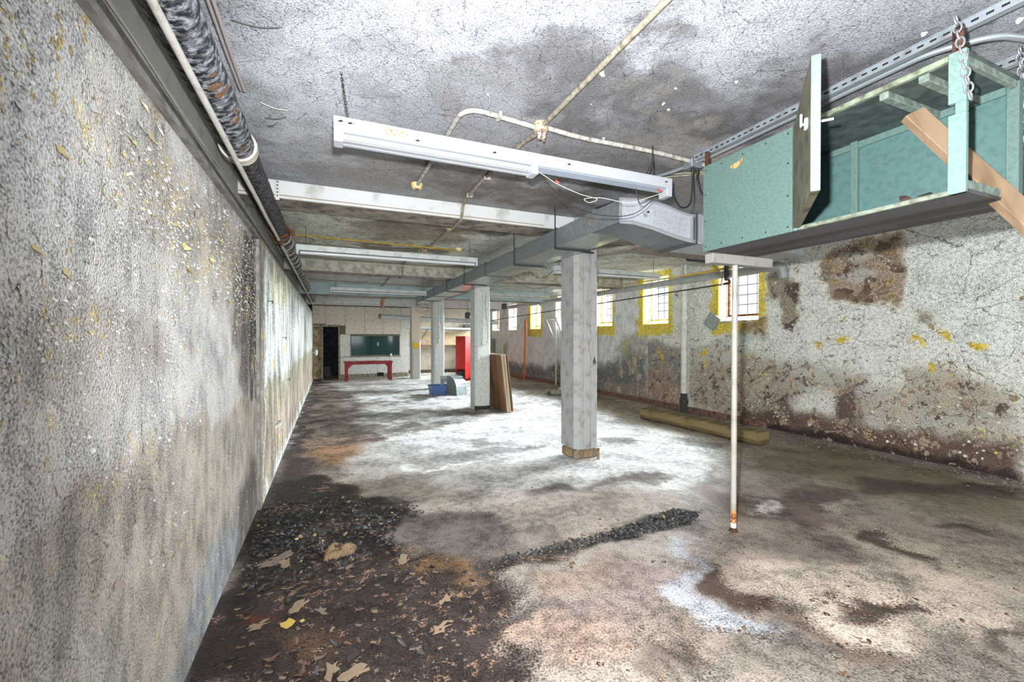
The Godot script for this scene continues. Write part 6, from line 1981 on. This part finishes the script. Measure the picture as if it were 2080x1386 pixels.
func make_floor_things() -> void:
	# old timber beam by the right wall
	var tm := M("old timber", "857553", 0.9, 0.0, "woodh", 1.2, 0.5, "soft", 2.0)
	var mb := MB.new()
	var sec := PackedVector2Array()
	for q in [[-0.14, 0.02], [-0.12, 0], [0.12, 0], [0.14, 0.02], [0.14, 0.15], [0.11, 0.18], [-0.12, 0.18], [-0.14, 0.16]]:
		sec.append(Vector2(q[0], q[1]))
	mb.prism(Transform3D(Basis.from_euler(V(0, deg_to_rad(3.0), 0)), V(5.72, 0.015, -4.22) - V(sin(deg_to_rad(3.0)), 0, cos(deg_to_rad(3.0))) * 2.36), sec, 2.36)
	var tb := tag(part("timber_beam", mb, tm), "thick weathered timber beam lying on the floor beside the right wall", "timber")
	mb = MB.new()
	mb.box(XF(V(5.585, 0.10, -5.4), V(0, 3, 4)), V(0.004, 0.03, 0.34), 0.001)
	part("split", mb, M("dark split", "4a3a22", 0.95), tb)
	# boards leaning on the second column
	var cols := ["7d5836", "d8d2c6", "bfae94", "e0dcd2", "94704a"]
	var labs := ["brown board nearest the second column, broad face showing", "second board of the leaning stack, white edged", "middle board of the leaning stack, buff edged", "fourth board of the leaning stack, white edged", "outermost board of the leaning stack, brown edged"]
	for i in 5:
		var th := 0.026
		var x := 3.315 + i * 0.031 + (0.02 if i == 4 else 0.0)
		var le := 1.18 + 0.015 * (i % 2)
		mb = MB.new()
		mb.box(Transform3D(Basis.from_euler(V(0, 0, deg_to_rad(6.3))), V(x - 0.065, 0.605 + 0.003 * i, -8.60 + 0.01 * i)), V(th, le, 1.05 - 0.02 * i), 0.002)
		tag(part("leaning_board", mb, M("board " + str(i), cols[i], 0.8, 0.0, "wood", 0.7)), labs[i], "board", "boards leaning on the second column")
	# sheet metal elbow on the floor
	var sm := M("sheet metal", "a8b4b6", 0.4, 0.6, "grime", 1.2)
	var so := thing("sheet_metal_hood", "bent grey sheet metal duct piece standing on the floor behind the blue tub", "metal hood", V(3.24, 0, -11.3), "", -62.0)
	mb = MB.new()
	var arc := []
	for k in 13:
		var a := deg_to_rad(-8 + k * 8.0)
		arc.append(Vector2(-0.16 + 0.34 * sin(a), 0.20 + 0.32 * cos(a)))
	arc.append(Vector2(0.2, 0.0))
	for k in arc.size() - 1:
		var a: Vector2 = arc[k]
		var b: Vector2 = arc[k + 1]
		var bu := 0.02 * sin(k * 1.7)
		mb.poly([V(a.x, a.y, 0.28), V(b.x, b.y, 0.28), V(b.x, b.y + bu, -0.10), V(a.x, a.y + bu, -0.10)])
	part("curved_sheet", mb, sm, so)
	mb = MB.new()
	var sp := PackedVector2Array([Vector2(-0.22, 0.02)])
	for q in arc:
		sp.append(q - Vector2(0.006, 0.006))
	mb.prism(XF(V(0, 0, 0.255)), sp, 0.005)
	mb.prism(XF(V(0, 0, -0.09)), sp, 0.005)
	part("side_sheet", mb, M("dark sheet", "7f8a88", 0.5, 0.5, "mottle", 2.0), so)
	mb = MB.new()
	mb.bx(V(-0.5, 0.40, -0.1), V(-0.14, 0.50, 0.26), 0.01)
	mb.bx(V(-0.5, 0.0, -0.08), V(-0.48, 0.42, 0.24), 0.004)
	part("flat_sheet", mb, M("light sheet", "c3cccb", 0.45, 0.5, "grime", 1.2), so)
	# blue tub
	var tu := thing("plastic_tub", "blue plastic storage tub on the floor at the third column's foot", "tub", V(2.70, 0, -11.5), "", 6.0)
	mb = MB.new()
	var bl := M("blue plastic", "4a68a0", 0.4)
	var lo := [V(-0.20, 0, 0.13), V(0.20, 0, 0.13), V(0.20, 0, -0.13), V(-0.20, 0, -0.13)]
	var hi := [V(-0.235, 0.25, 0.16), V(0.235, 0.25, 0.16), V(0.235, 0.25, -0.16), V(-0.235, 0.25, -0.16)]
	for k in 4:
		mb.poly([lo[k], lo[(k + 1) % 4], hi[(k + 1) % 4], hi[k]])
		mb.poly([hi[k] * V(0.97, 1, 0.97), hi[(k + 1) % 4] * V(0.97, 1, 0.97), lo[(k + 1) % 4] * V(0.97, 1, 0.97) + V(0, 0.005, 0), lo[k] * V(0.97, 1, 0.97) + V(0, 0.005, 0)])
	mb.poly([lo[0] + V(0, 0.004, 0), lo[1] + V(0, 0.004, 0), lo[2] + V(0, 0.004, 0), lo[3] + V(0, 0.004, 0)])
	part("tub_body", mb, bl, tu)
	mb = MB.new()
	mb.bx(V(-0.25, 0.24, 0.15), V(0.25, 0.265, 0.175), 0.004)
	mb.bx(V(-0.25, 0.24, -0.175), V(0.25, 0.265, -0.15), 0.004)
	mb.bx(V(-0.25, 0.24, -0.17), V(-0.228, 0.265, 0.17), 0.004)
	mb.bx(V(0.228, 0.24, -0.17), V(0.25, 0.265, 0.17), 0.004)
	part("rim", mb, bl, tu)
	# red locker
	var rl := thing("red_locker", "tall narrow red metal locker standing before the far wall", "locker", V(4.42, 0, -14.9), "", -45.0)
	var red := M("red paint", "cf2f2c", 0.45, 0.0, "grime", 1.0)
	mb = MB.new()
	mb.bx(V(-0.2, 0.42, -0.2), V(0.2, 1.60, 0.2), 0.006)
	mb.bx(V(-0.2, 0, -0.2), V(-0.165, 0.43, 0.2), 0.004)
	mb.bx(V(0.165, 0, -0.2), V(0.2, 0.43, 0.2), 0.004)
	mb.bx(V(-0.2, 0.0, -0.2), V(0.2, 0.07, 0.2), 0.004)
	mb.bx(V(-0.2, 0.0, -0.2), V(0.2, 0.43, -0.18), 0.002)
	part("cabinet_body", mb, red, rl)
	mb = MB.new()
	mb.bx(V(-0.175, 0.44, 0.195), V(0.175, 1.58, 0.207), 0.003)
	part("door", mb, M("red door paint", "c02826", 0.45, 0.0, "grime", 1.0), rl)
	mb = MB.new()
	mb.bx(V(-0.14, 0.08, -0.15), V(0.13, 0.36, 0.17), 0.01)
	part("black_box", mb, M("black plastic", "1a1c20", 0.4), rl)
	mb = MB.new()
	mb.tube(spline([V(-0.09, 1.42, 0.209), V(-0.05, 1.50, 0.209), V(-0.03, 1.43, 0.209), V(-0.08, 1.40, 0.209), V(-0.02, 1.47, 0.209), V(0.02, 1.45, 0.209)]), 0.004, 5)
	mb.bx(V(0.06, 1.45, 0.207), V(0.12, 1.49, 0.209), 0.0005)
	part("scrawl", mb, M("dark scrawl", "6a1c1c", 0.6), rl)
	# red table
	var tt := thing("red_table", "red painted wooden work table with braced legs below the dark window", "table", V(1.27, 0, -16.35))
	var rt := M("table red", "a8302a", 0.6, 0.0, "dirty", 1.0)
	mb = MB.new()
	mb.bx(V(-0.84, 0.655, -0.3), V(0.84, 0.69, 0.3), 0.005)
	part("tabletop", mb, rt, tt)
	mb = MB.new()
	mb.bx(V(-0.81, 0.59, 0.25), V(0.81, 0.66, 0.275), 0.003)
	mb.bx(V(-0.81, 0.59, -0.275), V(0.81, 0.66, -0.25), 0.003)
	part("apron", mb, rt, tt)
	for x in [-0.75, 0.75]:
		for z in [-0.22, 0.22]:
			mb = MB.new()
			mb.bx(V(x - 0.05, 0, z - 0.045), V(x + 0.05, 0.66, z + 0.045), 0.005)
			part("leg", mb, rt, tt)
		mb = MB.new()
		var sx := signf(x)
		mb.prism(XF(V(0, 0, 0.20)), PackedVector2Array([Vector2(x - sx * 0.05, 0.60), Vector2(x - sx * 0.05, 0.44), Vector2(x - sx * 0.21, 0.60)]), 0.04)
		part("corner_brace", mb, rt, tt)
	mb = MB.new()
	mb.box(XF(V(0.0, 0.70, 0.1), V(0, 10, 1)), V(0.5, 0.012, 0.3), 0.002)
	mb.box(XF(V(-0.25, 0.697, 0.15), V(0, -12, 0)), V(0.3, 0.01, 0.15), 0.002)
	part("loose_veneer", mb, M("table red", ""), tt)
	# orange board leaning on the right wall
	mb = MB.new()
	mb.bar(V(6.55, 0.0, -14.25), V(6.78, 2.24, -14.62), 0.13, 0.03, V(-1, 0, 0), 0.003)
	tag(part("orange_board", mb, M("orange timber", "d98548", 0.7, 0.0, "wood", 1.0)), "tall orange board leaning on the right wall beside a yellow window surround", "board")
	# rubble by the right wall
	var ru := thing("rubble_pile", "small heap of crumpled grey green rags and rubble by the right wall", "rubble", V(5.75, 0, -10.0))
	for k in 14:
		mb = MB.new()
		var s := rng.randf_range(0.05, 0.13)
		var pr := []
		for j in 6:
			pr.append(Vector2(s * sin(PI * j / 5.0) * rng.randf_range(0.8, 1.1), s * 0.7 * (j / 2.5)))
		mb.lathe(XF(V(rng.randf_range(-0.42, 0.5), -0.01, rng.randf_range(-0.2, 0.2)), V(rng.randf_range(-14, 14), rng.randf() * 360, rng.randf_range(-14, 14))), pr, 7)
		part("rubble_piece", mb, M("rubble %d" % (k % 4), ["7b8578", "a9ab9c", "5b6a62", "b0763e"][k % 4], 0.9, 0.0, "mottle", 3.0), ru)
	mb = MB.new()
	mb.box(XF(V(6.32, 0.14, -10.75), V(0, 25, 22)), V(0.55, 0.012, 0.35), 0.002)
	tag(part("white_sheet", mb, M("white sheet", "dadad2", 0.7)), "white sheet of board propped on the footing behind the rubble", "board")
	# stub of pipe at the nearest column's foot and a lump of concrete
	mb = MB.new()
	mb.tube([V(3.07, 0, -4.47), V(3.07, 0.155, -4.47)], 0.017, 12)
	mb.lathe(XF(V(3.07, 0.15, -4.47)), [Vector2(0.017, 0), Vector2(0.02, 0.004), Vector2(0.02, 0.018), Vector2(0.012, 0.02), Vector2(0.012, 0.005)], 12)
	tag(part("pipe_stub", mb, M("stub iron", "8b7a62", 0.8, 0.2, "rusty", 5.0)), "short rusty pipe stub rising from the floor at the nearest column", "pipe")
	mb = MB.new()
	mb.lathe(XF(V(3.02, 0, -4.48), V(0, 30, 0)), [Vector2(0, 0.04), Vector2(0.05, 0.036), Vector2(0.085, 0.016), Vector2(0.10, 0.0)], 9)
	tag(part("mortar_lump", mb, M("white mortar", "d6d6d4", 0.9, 0.0, "mottle", 3.0)), "white mortar lump around the pipe stub by the nearest column", "mortar")
	# stump of wood in the muck
	var st := thing("rotten_wood", "pale rotten knot of wood lying in the black muck", "wood", V(0.055, 0.0, -3.30), "", 20.0)
	mb = MB.new()
	var prf := func(u: float, w: float) -> Vector3:
		var an := u * TAU
		var ph := w * PI * 0.55
		var rr := (0.088 + 0.010 * sin(an * 3.0) + 0.008 * sin(an * 7.0 + 1.0)) * sin(ph + 0.02)
		return V(cos(an) * rr * 1.25, 0.085 * cos(ph) * (1.0 + 0.2 * sin(an * 2.0)) - 0.012 - 0.035 * exp(-pow(w * 4.0, 2.0)) + 0.006 * sin(an * 5.0 + w * 9.0), sin(an) * rr)
	mb.grid(prf, 30, 14, true)
	part("knot", mb, M("pale rotten wood", "8f7658", 0.85, 0.0, "dirty", 8.0, 0.4, "fine", 8.0), st)
	mb = MB.new()
	for k in 5:
		chip(mb, V(rng.randf_range(-0.03, 0.03), 0.055, rng.randf_range(-0.02, 0.03)), V(0, 1, 0), V(1, 0, 0).rotated(V(0, 1, 0), k * 1.2), 0.02, 0.9, -0.5)
	part("dark_heart", mb, M("dark heart wood", "3d2c1e", 0.9), st)
	var leaf := PackedVector2Array([Vector2(-0.035, 0.0), Vector2(-0.03, 0.028), Vector2(0.0, 0.022), Vector2(0.022, 0.036), Vector2(0.032, 0.01), Vector2(0.036, -0.012), Vector2(0.01, -0.03), Vector2(-0.02, -0.034)])
	for q in [[-0.215, -2.565, 1.0, "a88f45", "yellow fallen leaf lying on the brown peeling floor, larger one"], [-0.145, -2.56, 0.35, "a89850", "tiny yellow leaf scrap right of the larger yellow leaf"], [-0.24, -3.62, 0.4, "b9b06a", "small yellow green leaf in the black muck by the left wall"]]:
		mb = MB.new()
		var o2 := PackedVector2Array()
		for p in leaf: o2.append(p * q[2])
		mb.prism(Transform3D(Basis.from_euler(V(deg_to_rad(-84), 0.4, 0.06)), V(q[0], 0.016, q[1])), o2, 0.0015)
		tag(part("fallen_leaf", mb, M("leaf " + q[3], q[3], 0.7)), q[4], "leaf")
	mb = MB.new()
	mb.lathe(XF(V(4.08, 0, -3.35)), [Vector2(0, 0.03), Vector2(0.03, 0.03), Vector2(0.035, 0.0)], 7)
	tag(part("floor_scrap", mb, M("dead leaf", "4a3a30", 0.8)), "small dark brown scrap alone on the floor right of the steel pole", "scrap")

func make_far_things() -> void:
	# round duct along the end wall
	var wd := M("far white duct", "cfd5d4", 0.6, 0.1, "grime", 0.6)
	var o := thing("round_duct", "white round duct running along the end wall above the dark window", "duct")
	var mb := MB.new()
	mb.tube([V(1.78, 2.36, -17.05), V(2.6, 2.33, -17.05), V(6.7, 2.2, -17.3)], 0.085, 16)
	part("tube", mb, wd, o)
	mb = MB.new()
	mb.tube([V(1.70, 2.362, -17.05), V(1.79, 2.36, -17.05)], 0.088, 16)
	part("end_cap", mb, M("grey cap", "7d837e", 0.6, 0.2), o)
	mb = MB.new()
	mb.tube([V(2.9, 1.96, -18.5), V(5.9, 1.92, -18.5)], 0.06, 12)
	tag(part("wall_rail", mb, wd), "white pipe on the far wall below the round duct", "pipe")
	# shelf ledge with a diagonal brace
	var sh := thing("wall_shelf", "thin wooden shelf on the far wall with a slanting dark brace", "shelf", V(4.6, 1.20, ZF))
	mb = MB.new()
	mb.bx(V(-1.9, 0.0, 0.0), V(1.5, 0.025, 0.18), 0.003)
	part("shelf_board", mb, M("shelf wood", "b08a5c", 0.7, 0.0, "wood", 1.0), sh)
	mb = MB.new()
	mb.bar(V(0.45, -0.02, 0.06), V(1.15, -0.44, 0.03), 0.02, 0.02)
	part("brace", mb, M("dark brace", "4b4238", 0.7), sh)
	mb = MB.new()
	mb.bx(V(-1.9, 0.03, 0.0), V(1.3, 0.62, 0.012), 0.002)
	part("back_board", mb, M("buff board", "d9c7a4", 0.8, 0.0, "grime", 0.6), sh)
	mb = MB.new()
	mb.bar(V(-0.95, 0.30, 0.10), V(-0.62, 0.82, 0.10), 0.05, 0.05)
	mb.bar(V(-0.95, 0.30, 0.10), V(-0.5, 0.12, 0.10), 0.02, 0.02)
	part("bent_bracket", mb, M("grey bracket", "8b8c84", 0.5, 0.3), sh)
	mb = MB.new()
	chip(mb, V(-1.55, 0.05, 0.12), V(0, 1, 0), V(1, 0, 0), 0.09, 0.5, -0.4)
	chip(mb, V(-1.45, 0.06, 0.12), V(0, 1, 0), V(-1, 0, 0), 0.07, 0.5, -0.4)
	tag(part("orange_rag", mb, M("orange rag", "c98a4c", 0.8)), "crumpled orange rag on the far wall shelf beside the farthest column", "rag").position = V(4.6, 1.20, ZF)
	# electrical box by the locker
	mb = MB.new()
	mb.bx(V(5.55, 1.92, ZF), V(5.95, 2.15, ZF + 0.18), 0.01)
	mb.bx(V(5.7, 2.15, ZF + 0.05), V(5.73, 2.45, ZF + 0.08), 0.004)
	tag(part("switch_box", mb, M("dark grey box", "55564f", 0.6, 0.3)), "dark grey switch box high on the far wall behind the red locker", "switch box")
	# speakers / lamps hanging by the right side
	for q in [[4.62, 2.36, -15.0, "small dark box lamp hanging before the far wall, left of the second column"], [6.3, 2.78, -15.6, "small dark box lamp hanging above the window row, right of the second column"]]:
		var s := thing("hanging_box", q[3], "lamp", V(q[0], q[1], q[2]))
		mb = MB.new()
		mb.bx(V(-0.085, -0.11, -0.07), V(0.085, 0.11, 0.07), 0.012)
		part("case", mb, M("dark case", "3c3f44", 0.5, 0.2), s)
		mb = MB.new()
		mb.lathe(Transform3D(Basis(V(1, 0, 0), V(0, 0, -1), V(0, 1, 0)), V(0, 0, 0.07)), [Vector2(0, 0.008), Vector2(0.055, 0.006), Vector2(0.06, 0)], 14)
		part("face", mb, M("grey face", "8b9096", 0.4), s)
		mb = MB.new()
		mb.tube([V(0, 0.11, 0), V(0, CEIL - q[1], 0)], 0.006, 6)
		part("stem", mb, M("dark iron", "4a4b4c", 0.6, 0.4), s)
	# white angled bracket on the right wall
	var br := thing("white_bracket", "white open frame bracket jutting from the right wall left of the nearest column", "bracket", V(6.60, 0, -12.2))
	for z in [-0.36, 0.32]:
		mb = MB.new()
		mb.bar(V(-0.04, 2.16, z), V(0.06, 1.56, z + 0.32), 0.07, 0.03, V(1, 0, 0))
		part("arm", mb, M("bracket white", "dcdeda", 0.5, 0.1), br)
	mb = MB.new()
	mb.bar(V(-0.02, 2.17, -0.40), V(-0.02, 2.17, 0.40), 0.05, 0.03)
	mb.bar(V(-0.02, 2.17, -0.38), V(0.28, 2.17, -0.38), 0.03, 0.03)
	mb.bar(V(-0.02, 2.17, 0.20), V(0.28, 2.17, 0.20), 0.03, 0.03)
	part("cross_bar", mb, M("bracket cream", "cfc5b0", 0.6), br)
	# grey plate propped by the nearest window
	mb = MB.new()
	mb.box(Transform3D(Basis.from_euler(V(deg_to_rad(34), deg_to_rad(6), 0)), V(6.835, 1.865, -6.12)), V(0.055, 0.28, 0.26), 0.005)
	tag(part("cement_plate", mb, M("cement plate", "98a09d", 0.9, 0.0, "mottle", 2.0)), "square grey cement plate tilted under the nearest window's left corner", "plate")
	# grey plank behind second column by the far corner
	mb = MB.new()
	mb.bx(V(6.70, 0, -18.2), V(6.86, 1.5, -18.1), 0.004)
	tag(part("grey_plank", mb, M("grey plank", "8c8a80", 0.8, 0.0, "wood", 1.0)), "narrow grey plank upright in the far right corner", "plank")
	mb = MB.new()
	mb.bx(V(6.55, 0, -17.6), V(6.64, 0.12, -14.4), 0.006)
	tag(part("floor_timber", mb, M("floor timber", "8f7a58", 0.9, 0.0, "woodh", 1.0)), "low timber rail on the floor along the right wall behind the orange board", "timber")

func make_small() -> void:
	var mb := MB.new()
	# cord and plug down the nearest column
	var c := thing("flex_cable", "thin cord hanging down the nearest column's front to a dark plug", "cord")
	mb = MB.new()
	mb.tube(spline([V(3.0, 2.62, -4.575), V(3.02, 2.4, -4.575), V(2.985, 2.1, -4.575), V(3.0, 1.85, -4.575), V(3.06, 1.55, -4.575), V(3.08, 1.30, -4.575)]), 0.0045, 6)
	part("wire", mb, M("grey cord", "8e8a88", 0.6), c)
	mb = MB.new()
	mb.lathe(XF(V(3.08, 1.215, -4.565)), [Vector2(0, 0), Vector2(0.012, 0.002), Vector2(0.016, 0.04), Vector2(0.006, 0.085), Vector2(0, 0.09)], 10)
	part("plug", mb, M("brown plug", "38291f", 0.5), c)
	mb = MB.new()
	mb.bx(V(3.015, 1.36, -4.59), V(3.055, 1.50, -4.572), 0.003)
	tag(part("face_plate", mb, M("grey plate", "9a9490", 0.6)), "small grey plate on the nearest column beside the cord", "plate")
	# wires drooping between duct and the nearest column
	for q in [[V(2.80, 2.60, -6.7), V(3.3, 2.40, -6.65), V(4.2, 2.69, -6.46), "thin wire drooping from the duct past the nearest column"], [V(2.80, 2.6, -6.0), V(3.1, 2.5, -6.1), V(3.52, 2.70, -6.44), "short loop of wire under the duct beyond the nearest column"]]:
		mb = MB.new()
		mb.tube(spline([q[0], q[1], q[2]]), 0.004, 6)
		tag(part("drooping_wire", mb, M("dark wire", "3b3a38", 0.6)), q[3], "wire")
	# tangle of wire at the duct's far end
	mb = MB.new()
	mb.tube(spline([V(2.4, 2.62, -12.89), V(2.4, 2.4, -13.1), V(2.6, 2.3, -13.1), V(2.75, 2.5, -13.0), V(2.55, 2.6, -13.1), V(2.45, 2.42, -13.0), V(2.7, 2.36, -13.1), V(2.9, 2.5, -13.2), V(3.2, 2.52, -13.3)]), 0.006, 6)
	tag(part("wire_tangle", mb, M("grey wire", "77746c", 0.6)), "tangle of grey wire at the far end of the long duct", "wire")
	# fittings on the left wall
	mb = MB.new()
	mb.tube(spline([V(-0.60, 0.54, -5.75), V(-0.545, 0.56, -5.72), V(-0.54, 0.55, -5.55), V(-0.60, 0.53, -5.48)]), 0.012, 8)
	mb.bx(V(-0.59, 0.50, -5.72), V(-0.575, 0.55, -5.52), 0.003)
	tag(part("wall_hook", mb, M("white loop", "b9b5aa", 0.6)), "small white loop fitting low on the left wall", "hook")
	mb = MB.new()
	mb.lathe(Transform3D(Basis(V(0, 1, 0), V(1, 0, 0), V(0, 0, -1)), V(-0.58, 1.03, -16.2)), [Vector2(0.03, 0), Vector2(0.03, 0.06), Vector2(0.10, 0.10), Vector2(0.11, 0.14), Vector2(0.06, 0.17), Vector2(0, 0.175)], 16)
	tag(part("wall_bell", mb, M("white bell", "e3e3e0", 0.5)), "round white fitting on the far end of the left wall near the doorway", "fitting")
	mb = MB.new()
	chip(mb, V(XL - 0.005, 0.80, -1.67), V(1, 0, 0), V(0, 1, 0.35), 0.022, 0.5, 0.5)
	tag(part("tape_scrap", mb, M("pink tape", "9c8681", 0.6)), "scrap of pinkish tape stuck low on the near left wall", "tape")
	for q in [[-6.35, 1.55], [-6.9, 0.95], [-4.95, 1.92]]:
		mb = MB.new()
		mb.tube(spline([V(-0.59, q[1], q[0]), V(-0.55, q[1], q[0]), V(-0.545, q[1] - 0.02, q[0] - 0.06), V(-0.55, q[1] + 0.01, q[0] - 0.12)]), 0.005, 6)
		tag(part("wall_wire", mb, M("dark wire", "3b3a38", 0.6)), ["bent wire hook on the left wall, above the tide line, middle distance", "bent wire hook on the left wall below the tide line", "bent wire hook high on the left wall just past the dark streak"][[-6.35, -6.9, -4.95].find(q[0])], "hook")
